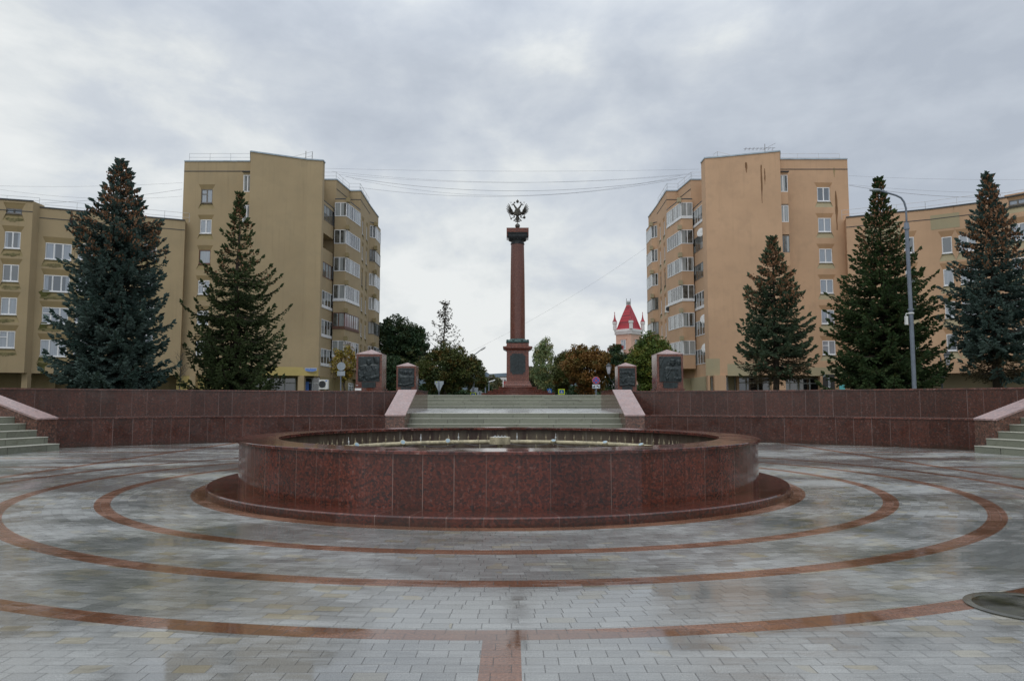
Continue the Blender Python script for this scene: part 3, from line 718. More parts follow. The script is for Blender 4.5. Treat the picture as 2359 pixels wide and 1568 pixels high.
for s in (-1, 1):
    def Q(x, y, dy=0): return E(cx0+s*(x-cx0), y, dy)
    # wing bone
    m.tube([Q(300, 175), Q(322, 176, .02), Q(338, 168, .02), Q(343, 150, .0)], [.07, .065, .055, .03], 8)
    roots = [(338, 150), (340, 153), (342, 158), (342, 163), (341, 168), (338, 172), (334, 176), (329, 179), (324, 181), (319, 182)]
    tips = [(359, 112), (367, 121), (372, 133), (375, 146), (373, 158), (370, 169), (363, 179), (354, 187), (344, 192), (333, 193)]
    for j, (r_, t_) in enumerate(zip(roots, tips)):
        blade(Q(*r_, .015*(j % 2)), Q(*t_, .02*(j % 2)), .030, .030, .02)
    for j in range(7):                      # coverts
        f_ = j/6; blade(Q(330-4*f_, 160+16*f_, -.03), Q(352-10*f_, 138+44*f_, -.035), .030, .024, .022)
    # neck, head, beak, crown
    m.tube([Q(299, 160), Q(303, 145), Q(311, 135), Q(317, 124), Q(322, 119)], [.095, .065, .055, .045, .042], 10)
    m.ell(Q(324, 117), (.062, .05, .045), 12, 8)
    m.tube([Q(329, 118), Q(336, 121), Q(338, 125)], [.028, .018, .004], 6)
    m.tube([Q(328, 123), Q(334, 129)], [.012, .006], 5)
    m.lathe([(.030, 0), (.036, .03), (.050, .075), (.03, .082), (.012, .10), (.006, .16)], tuple(Q(317, 112)), 8)
    # ribbon from the middle crown
    m.tube([Q(300, 103), Q(309, 104), Q(315, 108)], .012, 6)
    m.tube([Q(334, 108), Q(336, 102), Q(341, 104), Q(343, 112)], .012, 5); m.tube([Q(341, 104), Q(347, 101)], .010, 5)
    # leg and claw
    m.tube([Q(306, 188), Q(318, 190), Q(321, 199), Q(314, 208)], [.07, .062, .048, .03], 8)
    m.tube([Q(315, 207), Q(326, 212), Q(336, 212)], [.026, .020, .016], 6)
    for dy in (-3, 0, 3): m.tube([Q(330, 212), Q(337, 212+dy)], [.014, .006], 5)
    # tail feathers
    for j, (tx, ty) in enumerate(((299, 240), (306, 238), (314, 232))):
        blade(Q(296+j*1.5, 198, .01*j), Q(tx, ty, .01*j), .018, .030, .018)
        m.ell(Q(tx+1, ty-1), (.045, .025, .035), 8, 6)
    m.tube([Q(300, 200), Q(308, 218), Q(319, 226), Q(322, 234)], [.02, .018, .016, .022], 6)
# sceptre (viewer's left) and orb (viewer's right)
m.tube([E(229, 168), E(236, 190), E(248, 216)], [.014, .016, .020], 6); m.ell(E(249, 219), (.055, .05, .05), 8, 6)
m.ell(E(342, 209), (.085, .085, .085), 14, 10); m.tube([E(342, 200), E(342, 190)], .014, 6); m.tube([E(338, 195), E(346, 195)], .011, 6)
m.ell(E(294, 172), (.20, .10, .26), 16, 12); m.ell(E(294, 190), (.13, .08, .12), 12, 8)
for j in range(6):
    for i in range(5):
        if abs(i-2)+abs(j-2.5) < 4.2: m.ell(E(282+i*6+(j % 2)*2, 156+j*7, -.085), (.026, .018, .032), 6, 4)
# shield with a rider in low relief
sh = [(-18, 160), (18, 160), (18, 184), (12, 192), (0, 198), (-12, 192), (-18, 184)]
m.add([E(cx0+x, y, -.135) for x, y in sh]+[E(cx0+x, y, -.06) for x, y in sh], [tuple(range(7))]+[(i, 7+i, 7+(i+1) % 7, (i+1) % 7) for i in range(7)])
m.ell(E(293, 180, -.14), (.07, .02, .045), 8, 6); m.ell(E(296, 170, -.14), (.028, .02, .05), 6, 6); m.tube([E(287, 184, -.14), E(284, 192, -.14)], .010, 5); m.tube([E(299, 184, -.14), E(303, 191, -.14)], .010, 5); m.tube([E(302, 165, -.15), E(287, 193, -.15)], .007, 5)
# middle crown
m.lathe([(.045, 0), (.05, .03), (.085, .09), (.09, .13), (.05, .155), (.02, .17), (.012, .19)], tuple(E(294, 108)), 12); m.ell(E(294, 86), (.022, .022, .03), 8, 6); m.tube([E(290, 88.5), E(298, 88.5)], .009, 5)
m.tube([E(294, 200), E(294, 250)], [.03, .022], 8)
m.build('double_headed_eagle', M['silver'], mo, smooth=False)
# ================================================================== FOUR RELIEF PIERS
def relief(name, P, w_, h_, prims, parent, n=(64, 78), depth=.10, base=.05):
    """height field of one continuous modelled surface; P lower-left front corner on the pier face, facing -Y"""
    nx, ny = n; xs = np.linspace(0, 1, nx); zs = np.linspace(0, 1, ny); Xg, Zg = np.meshgrid(xs, zs)
    asp = h_/w_; H_ = np.zeros_like(Xg)
    rg = np.random.RandomState(len(prims)*7)
    H_ += .006*np.sin(Xg*40+3*np.sin(Zg*9))*.6
    for p in prims:
        k = p[0]
        if k == 'e':
            _, cx, cz, rx, rz, hh = p; d = 1-((Xg-cx)/rx)**2-((Zg-cz)/rz)**2; q = np.sqrt(np.clip(d, 0, 1))*hh
        elif k == 'c':
            _, ax, az, bx, bz, r0, r1, hh = p
            t_ = np.clip(((Xg-ax)*(bx-ax)+(Zg-az)*(bz-az)*asp*asp)/((bx-ax)**2+((bz-az)*asp)**2+1e-9), 0, 1)
            r_ = r0+(r1-r0)*t_; d = 1-(((Xg-ax-(bx-ax)*t_)**2+((Zg-az-(bz-az)*t_)*asp)**2)/(r_**2)); q = np.sqrt(np.clip(d, 0, 1))*hh
        elif k == 'b':
            _, x0, z0, x1, z1, hh = p; q = np.where((Xg > x0) & (Xg < x1) & (Zg > z0) & (Zg < z1), hh, 0)
        elif k == 'g':                      # groove (fold) added on top of the rest
            _, ax, az, bx, bz, r0, hh = p
            t_ = np.clip(((Xg-ax)*(bx-ax)+(Zg-az)*(bz-az)*asp*asp)/((bx-ax)**2+((bz-az)*asp)**2+1e-9), 0, 1)
            d = 1-(((Xg-ax-(bx-ax)*t_)**2+((Zg-az-(bz-az)*t_)*asp)**2)/(r0**2)); H_ = H_+np.clip(d, 0, 1)*hh; continue
        H_ = np.maximum(H_, q)
    H_ = H_*depth/.10
    V = np.stack([P[0]+Xg*w_, P[1]-base-H_, P[2]+Zg*h_], -1).reshape(-1, 3)
    idx = np.arange(nx*ny).reshape(ny, nx)
    F = np.stack([idx[:-1, :-1], idx[:-1, 1:], idx[1:, 1:], idx[1:, :-1]], -1).reshape(-1, 4)
    rim_ = np.concatenate([idx[0, :], idx[1:, -1], idx[-1, -2::-1], idx[-2:0:-1, 0]])
    back = V[rim_].copy(); back[:, 1] = P[1]+.01
    b0 = len(V); V = np.concatenate([V, back]); nR = len(rim_); i = np.arange(nR); j = (i+1) % nR
    F = np.concatenate([F, np.stack([rim_[i], b0+i, b0+j, rim_[j]], -1)])
    return npmesh(name, V, F, M['bronze'], parent, smooth=True)
def head(cx, cz, r, hh, hat=None, hair=True, look=0):
    """face of a relief figure: skull, brow, nose, chin, ears"""
    a = 1.0/1.15
    L = [('e', cx, cz, r, r*1.25*a, hh), ('e', cx, cz-r*.55, r*.72, r*.72, hh*1.02), ('e', cx+look*r*.25, cz-r*.18, r*.16, r*.42, hh*1.28), ('g', cx-r*.5, cz+r*.12, cx-r*.18, cz+r*.10, r*.16, -.02), ('g', cx+r*.18, cz+r*.10, cx+r*.5, cz+r*.12, r*.16, -.02), ('g', cx-r*.25, cz-r*.62, cx+r*.25, cz-r*.62, r*.10, -.012), ('e', cx-r*.98, cz-r*.05, r*.16, r*.28, hh*.7), ('e', cx+r*.98, cz-r*.05, r*.16, r*.28, hh*.7)]
    if hat == 'cap': L += [('e', cx, cz+r*.75, r*1.25, r*.5, hh*1.15), ('c', cx-r*.9, cz+r*.42, cx+r*.9, cz+r*.42, r*.20, r*.20, hh*1.35)]
    if hat == 'tall': L += [('c', cx-r*.55, cz+r*1.1, cx+r*.55, cz+r*1.1, r*.75, r*.75, hh*1.15), ('c', cx-r*.8, cz+r*.5, cx+r*.8, cz+r*.5, r*.18, r*.18, hh*1.3)]
    if hat == 'helm': L += [('e', cx, cz+r*.45, r*1.15, r*.85, hh*1.15), ('c', cx, cz+r*1.0, cx, cz+r*1.5, r*.22, r*.05, hh), ('c', cx-r*1.05, cz+r*.25, cx+r*1.05, cz+r*.25, r*.14, r*.14, hh*1.25)]
    if hair and not hat: L += [('e', cx, cz+r*.55, r*1.06, r*.62, hh*1.08)]
    return L
REL = {
 'A': [('b', 0, .62, .30, 1, .012), ('c', .80, .97, .90, .80, .10, .13, .05), ('b', .90, .45, 1.0, .72, .03)] +
      [('c', .30, .55, .86, .55, .16, .16, .055), ('e', .56, .36, .36, .34, .065), ('c', .84, .50, .93, .22, .10, .12, .085), ('c', .93, .22, .66, .14, .11, .07, .095), ('e', .64, .15, .08, .06, .12)] +
      [('c', .36, .60, .42, .44, .035, .03, .105), ('c', .66, .60, .74, .46, .05, .04, .10), ('g', .52, .56, .50, .12, .012, -.02), ('g', .60, .40, .62, .24, .02, .02)] + head(.50, .76, .105, .11, look=.6) +
      head(.15, .53, .095, .085, hair=True) + [('c', .10, .38, .14, .10, .13, .12, .08), ('c', .12, .12, .30, .26, .07, .05, .10)] + head(.33, .28, .085, .11) + [('e', .40, .12, .07, .05, .11), ('g', .05, .26, .22, .20, .02, .02)],
 'B': head(.20, .78, .085, .06, 'cap') + head(.75, .72, .095, .07, 'cap') + [('e', .18, .40, .20, .26, .05), ('e', .80, .36, .20, .28, .06), ('c', .66, .55, .95, .50, .05, .04, .08)] +
      [('e', .48, .34, .30, .28, .085), ('c', .22, .50, .74, .50, .10, .10, .08), ('c', .20, .48, .26, .20, .08, .08, .09), ('c', .74, .48, .78, .24, .08, .07, .09)] + head(.47, .74, .10, .10, 'helm') +
      [('c', .02, .14, .40, .10, .05, .06, .11), ('c', .40, .10, .95, .22, .06, .03, .11), ('g', .1, .14, .9, .18, .012, -.015), ('g', .38, .45, .56, .45, .012, .015), ('g', .36, .38, .58, .38, .012, -.015)],
 'C': [('b', 0, .86, 1, 1, .01)] + head(.12, .72, .075, .05, 'cap') + head(.28, .72, .085, .06, 'cap') + head(.45, .74, .07, .05, 'cap') + head(.95, .58, .07, .05) + head(.10, .50, .08, .085, 'cap') +
      [('e', .30, .46, .16, .20, .045), ('e', .12, .26, .16, .20, .07), ('c', .03, .40, .22, .24, .05, .05, .095), ('c', .22, .24, .36, .42, .05, .04, .095), ('e', .70, .30, .30, .28, .085), ('c', .44, .44, .96, .44, .10, .10, .08), ('e', .48, .46, .08, .05, .105), ('e', .92, .46, .08, .05, .105)] + head(.68, .66, .095, .10, 'tall') +
      [('c', .94, .36, .92, .10, .08, .08, .09), ('c', .90, .08, .58, .14, .07, .06, .11), ('c', .05, .06, .55, .10, .06, .05, .10), ('g', .46, .36, .84, .32, .016, .016), ('g', .50, .26, .84, .26, .016, -.014), ('e', .30, .16, .05, .05, .11)],
 'D': [('e', .16, .68, .24, .22, .030), ('e', .16, .68, .205, .185, .028), ('c', .02, .62, .22, .97, .018, .014, .06), ('b', .0, .0, .20, .50, .025)] + head(.91, .76, .085, .07, 'helm') + head(.44, .66, .06, .035) + head(.33, .44, .095, .08) +
      [('e', .63, .22, .36, .40, .075), ('c', .38, .50, .92, .50, .13, .12, .075), ('c', .92, .46, .96, .16, .10, .10, .09), ('c', .96, .14, .74, .12, .09, .06, .10), ('c', .36, .42, .30, .20, .07, .06, .08), ('g', .55, .52, .34, .22, .03, .035), ('g', .66, .52, .86, .16, .03, .035), ('g', .58, .40, .60, .04, .02, -.02)] + head(.62, .77, .115, .115, look=-.5) +
      [('e', .36, .14, .07, .055, .12), ('e', .70, .15, .08, .055, .12), ('c', .34, .1, .34, .0, .03, .03, .10), ('g', .32, .16, .42, .13, .01, -.02), ('g', .66, .16, .76, .13, .01, -.02)],
}
def pier(px, D, wpx, ytop, key, label):
    x = at(px, 850, D).x; w_ = wpx*D/FD; zt = gz(ytop, D); h2 = w_/2
    root = thing('relief_pier', (x, D+h2, PZ), label, 'memorial pier', 'granite piers with bronze reliefs around the column')
    m = MB(); m.box(x-h2*1.07, x+h2*1.07, D-h2*.07, D+w_+h2*.07, PZ, 1.90); m.box(x-h2*1.12, x+h2*1.12, D-h2*.12, D+w_+h2*.12, 1.901, 1.94); m.build('plinth', M['gran_m'], root)
    m = MB(); m.box(x-h2, x+h2, D, D+w_, 1.941, zt-.03); m.build('body', M['gran_m'], root)
    m = MB(); b = len(m.v)
    e_ = .012
    m.add([(x-h2-e_, D-e_, zt-.03), (x+h2+e_, D-e_, zt-.03), (x+h2+e_, D+w_+e_, zt-.03), (x-h2-e_, D+w_+e_, zt-.03), (x-h2-e_, D-e_, zt), (x+h2+e_, D-e_, zt), (x+h2+e_, D+w_+e_, zt), (x-h2-e_, D+w_+e_, zt), (x, D+h2, zt+.26)],
          [(3, 2, 1, 0), (0, 1, 5, 4), (1, 2, 6, 5), (2, 3, 7, 6), (3, 0, 4, 7), (4, 5, 8), (5, 6, 8), (6, 7, 8), (7, 4, 8)])
    m.build('cap', M['gran_s'], root)
    rw, rh = w_*.82, w_*.96; z1 = zt-.15
    relief('bronze_relief', (x-rw/2+(.0), D, z1-rh), rw, rh, REL[key], root)
    m = MB(); pz1 = z1-rh-.03; ph = w_*.22; pw_ = w_*.27
    prof = [(-pw_, pz1), (-pw_, pz1-ph*.82), (-pw_*.8, pz1-ph*.95), (0, pz1-ph), (pw_*.8, pz1-ph*.95), (pw_, pz1-ph*.82), (pw_, pz1)]
    m.add([(x+a, D-.06, z) for a, z in prof]+[(x+a, D+.01, z) for a, z in prof], [tuple(range(6, -1, -1))]+[(i, (i+1) % 7, 7+(i+1) % 7, 7+i) for i in range(7)])
    for k in range(3): m.box(x-pw_*.7, x+pw_*.7, D-.066, D-.06, pz1-ph*(.25+.2*k)-.012, pz1-ph*(.25+.2*k)+.012)
    m.build('plaque', M['bronze'], root)
pier(850.0, 38.0, 59.5, 814.5, 'A', 'larger granite pier left of the stairs, relief of a bareheaded man with a child')
pier(936.0, 50.5, 45.0, 842.5, 'B', 'smaller granite pier left of the column, relief of a helmeted soldier and comrades')
pier(1444.5, 50.5, 43.5, 842.5, 'C', 'smaller granite pier right of the column, relief of an officer in a tall fur hat')
pier(1543.5, 38.0, 60.5, 814.5, 'D', 'larger granite pier right of the stairs, relief of a cloaked man and a round shield')
# ================================================================== APARTMENT BUILDINGS
V3 = Vector
def facade(m, A, B, z0, z1, cols, e=.24, h=.44, d=.13, mats=(0, 1, 2)):
    """wall from A to B (viewer sees A at left) with splayed window niches; cols: (s0, s1, [(zb, zt)...]). returns window slots"""
    A = V3((A[0], A[1], 0)); B = V3((B[0], B[1], 0)); L = (B-A).length; tt = (B-A)/L; inn = V3((-tt.y, tt.x, 0))
    def p(s, z, q=0): return A+tt*s+inn*q+V3((0, 0, z))
    out = []; cur = 0.0
    for s0, s1, rows in sorted(cols):
        c0, c1 = s0-e-.02, s1+e+.02
        m.cur = mats[0]
        if c0 > cur+1e-3: m.add([p(cur, z0), p(c0, z0), p(c0, z1), p(cur, z1)], [(0, 1, 2, 3)])
        zc = z0
        for zb, zt in sorted(rows):
            m.cur = mats[0]
            hb, ht = h*1.28, h
            m.add([p(c0, zc), p(c1, zc), p(c1, zb-hb), p(c0, zb-hb)], [(0, 1, 2, 3)])
            m.add([p(c0, zb-hb), p(s0-e, zb-hb), p(s0, zb), p(s0, zt), p(s0-e, zt+ht), p(c0, zt+ht)], [(0, 1, 2, 3, 4, 5)])
            m.add([p(c1, zt+ht), p(s1+e, zt+ht), p(s1, zt), p(s1, zb), p(s1+e, zb-hb), p(c1, zb-hb)], [(0, 1, 2, 3, 4, 5)])
            # sill apron (faces up) and hood (faces down)
            m.cur = mats[1]
            m.add([p(s0-e, zb-hb), p(s1+e, zb-hb), p(s1, zb, d), p(s0, zb, d)], [(0, 1, 2, 3)])
            m.add([p(s0-e, zb-hb), p(s0, zb, d), p(s0, zb)], [(0, 1, 2)]); m.add([p(s1+e, zb-hb), p(s1, zb), p(s1, zb, d)], [(0, 1, 2)])
            m.cur = mats[2]
            m.add([p(s0, zt, d), p(s1, zt, d), p(s1+e, zt+ht), p(s0-e, zt+ht)], [(0, 1, 2, 3)])
            m.add([p(s0-e, zt+ht), p(s0, zt), p(s0, zt, d)], [(0, 1, 2)]); m.add([p(s1+e, zt+ht), p(s1, zt, d), p(s1, zt)], [(0, 1, 2)])
            m.cur = mats[0]
            m.add([p(s0, zb), p(s0, zb, d), p(s0, zt, d), p(s0, zt)], [(0, 1, 2, 3)]); m.add([p(s1, zb, d), p(s1, zb), p(s1, zt), p(s1, zt, d)], [(0, 1, 2, 3)])
            # dark jamb line round the frame
            out.append((p((s0+s1)/2, zb, d), math.atan2(tt.y, tt.x), s1-s0, zt-zb))
            zc = zt+ht
        m.cur = mats[0]
        m.add([p(c0, zc), p(c1, zc), p(c1, z1), p(c0, z1)], [(0, 1, 2, 3)])
        cur = c1
    m.cur = mats[0]
    if cur < L-1e-3: m.add([p(cur, z0), p(L, z0), p(L, z1), p(cur, z1)], [(0, 1, 2, 3)])
    return out
WCACHE = {}
def wmesh(w_, h_, n, style, fmat, pmat):
    key = (round(w_, 2), round(h_, 2), n, style, fmat.name, pmat.name)
    if key in WCACHE: return WCACHE[key]
    a = w_/2; f_ = .075; m = MB()
    def bx(x0, x1, z0, z1, y0=-.055, y1=.02): m.box(x0, x1, y0, y1, z0, z1)
    bx(-a+.002, -a+f_, 0.002, h_-.002); bx(a-f_, a-.002, .002, h_-.002); bx(-a+f_+.001, a-f_-.001, .002, f_+.02); bx(-a+f_+.001, a-f_-.001, h_-f_, h_-.002)
    for k in range(1, n):
        x = -a+w_*k/n; bx(x-.055, x+.055, f_+.021, h_-f_-.001, -.05)
    if style == 'vent': bx(-a+f_+.001, -a+w_/n-.056, h_*.62, h_*.62+.07, -.045)
    if style == 'shop': bx(-a+f_+.001, a-f_-.001, h_*.66, h_*.66+.10, -.045)
    bx(-a-.03, a+.03, -.05, -.002, -.14, .01)                       # sill board
    me = bpy.data.meshes.new('window'); me.from_pydata(m.v, [], m.f); me.materials.append(fmat)
    g = MB(); g.box(-a+.01, a-.01, -.012, .012, .01, h_-.01)
    gm = bpy.data.meshes.new('pane'); gm.from_pydata(g.v, [], g.f); gm.materials.append(pmat)
    WCACHE[key] = (me, gm); return WCACHE[key]
def put_window(parent, slot, n=2, style='', f_=None, p_=None, label=None):
    P, rot, w_, h_ = slot; me, gm = wmesh(w_, h_, n, style, f_ or M['frame_w'], p_ or M['pane'])
    o = bpy.data.objects.new('window', me); COL.objects.link(o); o.parent = parent; o.location = P-parent.location; o.rotation_euler = (0, 0, rot)
    if label: o['label'] = label
    g = bpy.data.objects.new('pane', gm); COL.objects.link(g); g.parent = o
    return o
def glaze(parent, A, B, zb, zt, n, fmat, rng, ledge=False, pmat=None):
    """glazed run between two points: frame mesh + pane mesh"""
    A = V3((*A[:2], 0)); B = V3((*B[:2], 0)); L = (B-A).length; tt = (B-A)/L; nn = V3((tt.y, -tt.x, 0)); P0 = A
    m = MB(); Zv = V3((0, 0, 1))
    def q(a0, a1, z0, z1, o0=-.03, o1=.03, b=m): b.obox(P0, tt, nn, Zv, a0, a1, o0, o1, z0, z1)
    q(0, L, zb, zb+.07); q(0, L, zt-.06, zt, -.03, .035)
    for k in range(n+1):
        s = L*k/n; w_ = .045 if 0 < k < n else .05
        q(max(0, s-w_), min(L, s+w_), zb+.071, zt-.061)
    if ledge: q(-.02, L+.02, zb-.22, zb-.001, .0, .06)
    o = m.build('glazing', fmat, parent)
    g = MB(); g.obox(P0, tt, nn, Zv, .02, L-.02, -.012, .012, zb+.02, zt-.02)
    g.build('pane', pmat or M['pane_l'], parent)
def rail_line(parent, pts, z, hgt=.75, step=1.9):
    m = MB()
    for a, b in zip(pts[:-1], pts[1:]):
        a = V3((*a, z)); b = V3((*b, z)); L = (b-a).length; n = max(1, int(L/step))
        for hh in (hgt, hgt*.5): m.tube([a+V3((0, 0, hh)), b+V3((0, 0, hh))], .016, 4)
        for k in range(n+1): p_ = a.lerp(b, k/n); m.tube([p_, p_+V3((0, 0, hgt))], .018, 4)
    m.build('roof_railing', M['rail'], parent)
PITCHF = 2.78
ROOF = gz(371, 67.5)
BODY0 = gz(864, 66.0)
def tower(side, stw, stb, stm, label, bal, fstyle):
    mir = side > 0
    def pt(x, D): return (at(x, 372, D).x, D)
    if not mir: L = dict(A0=pt(425, 67.5), A1=pt(578, 67.5), G1=pt(577, 64.8), G2=pt(709, 67.0), G3=pt(744, 67.3))
    else: L = dict(A0=pt(1952, 66.9), A1=pt(1796, 66.9), G1=pt(1797, 64.7), G2=pt(1659, 66.3), G3=pt(1624, 66.6))
    s = 1 if mir else -1; ax = .17
    def S(x, y): return (ax+s*(abs(x))*1.0175, y)          # distances from the street axis
    G3 = L['G3']; e1 = abs(G3[0]-ax)
    core = [L['A0'], L['A1'], L['G1'], L['G2'], G3, (G3[0], 68.0), S(18.95, 68.0), S(18.95, 73.2), S(17.65, 73.2), S(17.2, 77.2), S(16.05, 77.2), S(16.2, 83.2), S(16.2, 88.5), S(31, 88.5), S(31, 72)]
    # body front to back; edges given viewer-left -> viewer-right
    edges = [(core[i], core[(i+1) % len(core)]) for i in range(len(core))]
    if mir: edges = [(b, a) for a, b in edges]
    root = thing('apartment_tower', ((core[0][0]+core[4][0])/2, 70, PZ), label, 'apartment building', 'seven storey corner towers')
    m = MB(); wins = []
    rows = [(gz(467.5+70*k, 67.5), gz(435.5+70*k, 67.5)) for k in range(6)]
    for i, (a, b) in enumerate(edges):
        cols = []
        if i == 0:
            A = V3((*a, 0)); B = V3((*b, 0))
            if not mir: x0, x1 = gx(463, 67.5, 452), gx(489.5, 67.5, 452)
            else: x0, x1 = gx(1882.5, 66.9, 447), gx(1912.5, 66.9, 447)
            cols = [(x0-a[0], x1-a[0], rows)]
        if i == 10:
            Lg = (V3((*b, 0))-V3((*a, 0))).length
            r2 = [(gz(0, 1)*0+ROOF-4.35-PITCHF*k, ROOF-4.35-PITCHF*k+1.45) for k in range(6)]
            cols = [(Lg*.28-.4, Lg*.28+.4, r2), (Lg*.70-.4, Lg*.70+.4, r2)]
        sl = facade(m, a, b, BODY0, ROOF, cols) if cols else None
        if sl is None:
            m.cur = 0; m.add([(a[0], a[1], BODY0), (b[0], b[1], BODY0), (b[0], b[1], ROOF), (a[0], a[1], ROOF)], [(0, 1, 2, 3)])
        else:
            for k, q in enumerate(sl): wins.append((i, k, q))
    pl = [V3((p[0], p[1], 0)) for p in core]; tr = tessellate_polygon([pl])
    m.cur = 0; m.add([(p.x, p.y, ROOF) for p in pl], [t_ for t_ in tr]); m.add([(p.x, p.y, BODY0) for p in pl], [t_ for t_ in tr])
    m.build('wall', [stw, stb, stm], root)
    for i, k, q in wins:
        if i == 0:
            if not mir: st_ = [('vent', 2, M['frame_d']), ('', 2, M['frame_w']), ('', 1, M['frame_b'])][min(k, 2)] if k >= 3 else ('', 2, M['frame_w'])
            rowtop = 5-k                                        # facade rows are sorted bottom-up
            if not mir:
                f_, n_, y_ = {0: (M['frame_d'], 2, 'vent'), 2: (M['frame_b'], 1, '')}.get(rowtop, (M['frame_w'], 2, 'vent' if rowtop in (3, 4) else ''))
            else: f_, n_, y_ = M['frame_w'], 2, 'vent' if rowtop == 5 else ''
            put_window(root, q, n_, y_, f_)
        else: put_window(root, q, 1, '', M['frame_w'] if k % 3 else M['frame_d'], M['pane_l'])
    # parapet flashing and the string course under it
    def band(name, z0, z1, o0, o1, mt, idx):
        m = MB()
        for i in idx:
            a, b = edges[i]; A = V3((*a, 0)); B = V3((*b, 0)); tt = (B-A).normalized(); nn = V3((tt.y, -tt.x, 0))
            m.obox(A, tt, nn, V3((0, 0, 1)), -.0, (B-A).length, o0, o1, z0, z1)
        m.build(name, mt, root)
    band('roof_flashing', ROOF-.07, ROOF+.05, -.12, .07, M['tin'], list(range(0, 13)))
    band('string_course', ROOF-1.02, ROOF-.95, -.05, .025, M['roofm'], [0, 8, 9, 10])
    # roof railings
    rz = ROOF
    pr = [(core[0][0]*1.0+s*-.3, 67.9), (core[1][0], 67.9)] if True else []
    rail_line(root, [(core[0][0]-s*.4, 67.6), (core[1][0]+s*.0, 67.6)], rz)
    rail_line(root, [(core[2][0]-s*2.4, 68.8), (core[2][0]-s*4.9, 66.3+.9), (core[4][0]+s*1.2, 67.9)], rz, .8)
    rail_line(root, [(core[7][0], 73.4), (core[8][0]+s*.1, 73.4), (core[9][0]+s*.1, 77.3), (core[10][0]+s*.1, 77.3), (core[11][0]+s*.1, 83)], rz, .8)
    # balconies ------------------------------------------------------
    rng = random.Random(11 if mir else 7)
    def stack(pts, ztop, styles, par_h, gl_h, segs, slabx=None, name='balcony', ledges=(), n=6, back=None):
        zt = ztop
        for k, st_ in enumerate(styles):
            zg0 = zt-gl_h; zp0 = zt-PITCHF+.0
            b = MB()
            for a, c in zip(pts[:-1], pts[1:]):
                A = V3((*a, 0)); B = V3((*c, 0))
                if mir: A, B = B, A
                tt = (B-A).normalized(); nn = V3((tt.y, -tt.x, 0)); Ln = (B-A).length
                b.obox(A, tt, nn, V3((0, 0, 1)), 0, Ln, -.09, .0, zp0+.001, zg0)
            poly_ = list(pts)+([back] if back else [])+[(back2) for back2 in (backs or [])]
            pv = [V3((p[0], p[1], 0)) for p in poly_]; tr = tessellate_polygon([pv])
            b.add([(p.x, p.y, zp0+.003) for p in pv], tr); b.add([(p.x, p.y, zg0-.95) for p in pv], tr)
            o = b.build(name, stw, root)
            if k == 0: o['label'] = 'topmost balcony of its column'
            fm = {'w': M['frame_w'], 'd': M['frame_d'], 'b': M['frame_b'], 'o': None}[st_]
            i_ = 0
            for a, c in zip(pts[:-1], pts[1:]):
                A, B = (c, a) if mir else (a, c)
                if (V3((*A, 0))-V3((*B, 0))).length < .1: continue
                if fm: glaze(o, A, B, zg0, zt, segs[i_ if not mir else i_], fm, rng, ledge=(k in ledges))
                i_ += 1
            if slabx:
                sb = MB(); cx_, cy_ = slabx; sb.box(cx_-.18, cx_+.18, cy_-.3, cy_+.1, zt-.02, zt+.42); sb.build('bracket', stb, o)
            zt -= PITCHF
        # small roof of dark felt on the top one
        rf = MB(); pv = [V3((p[0], p[1], 0)) for p in poly_]; tr = tessellate_polygon([pv])
        rf.prism([(p.x, p.y) for p in pv], ztop+.30, ztop+.42); rf.build('balcony_roof', M['roofm'], root)
        fs = MB()
        for a, c in zip(pts[:-1], pts[1:]):
            A = V3((*a, 0)); B = V3((*c, 0))
            if mir: A, B = B, A
            tt = (B-A).normalized(); nn = V3((tt.y, -tt.x, 0)); fs.obox(A, tt, nn, V3((0, 0, 1)), 0, (B-A).length, -.09, .0, ztop+.001, ztop+.299)
        fs.build('balcony_fascia', stw, root)
    # loggias beside the gable
    backs = [S(18.93, 73.15), S(18.93, 68.05)]
    stack([S(e1+.28, 68.05), S(17.75, 73.15)], 20.35-.1, bal[0], 1.2, 1.45, [6], n=6, ledges=bal[4])
    # box bay
    backs = [S(17.66, 77.1)]
    stack([S(17.64, 72.7), S(16.5, 72.7), S(16.02, 76.7), S(16.02, 77.15)], gz(466.5, 72.7), bal[1], 1.3, 1.42, [2, 6, 1], slabx=(ax+s*16.6, 72.7), ledges=bal[4])
    # far balconies that stick out of the end wall
    backs = [S(16.18, 87.2)]
    stack([S(16.22, 83.3), S(15.68, 83.9), S(15.68, 87.2)], gz(524, 84)+.1, bal[2], 1.2, 1.4, [2, 4], slabx=(ax+s*15.85, 83.75))
    # side balcony column showing past the gable's outer edge
    sx = L['G1'][0]; px_ = (gx(566, 66, 430) if not mir else gx(1809, 66, 430))
    zt = gz(408, 66)
    for k in range(3 if mir else 2):
        zt_ = zt-PITCHF*k
        b = MB(); x0_, x1_ = sorted((sx-s*-.02, px_)); b.box(x0_, x1_, 65.4, 66.8, zt_-PITCHF, zt_-1.55)
        o = b.build('side_balcony', stw, root)
        glaze(o, (x0_, 65.43), (x1_, 65.43), zt_-1.55, zt_, 2, M['frame_w'] if k != 2 else M['frame_d'], rng)
        b = MB(); b.box(x0_, x1_, 65.4, 66.8, zt_+.02, zt_+.25 if k == 0 else zt_+.1); b.build('side_balcony_lintel', stw, root)
        if k == 0: r_ = MB(); r_.box(x0_-.1, x1_+.1, 65.2, 67.0, zt_+.26, zt_+.34); r_.build('balcony_roof', M['roofm'], root)
    # ground floor: recessed wall, pillars, shop windows
    m = MB(); gx0, gx1 = sorted((L['G3'][0], L['A0'][0])); yb = 68.6
    m.cur = 0
    inner = [(gx0+.2, yb), (gx1-.2, yb)]
    m.box(gx0+.15, gx1-.15, yb, 88, PZ, BODY0-.002)
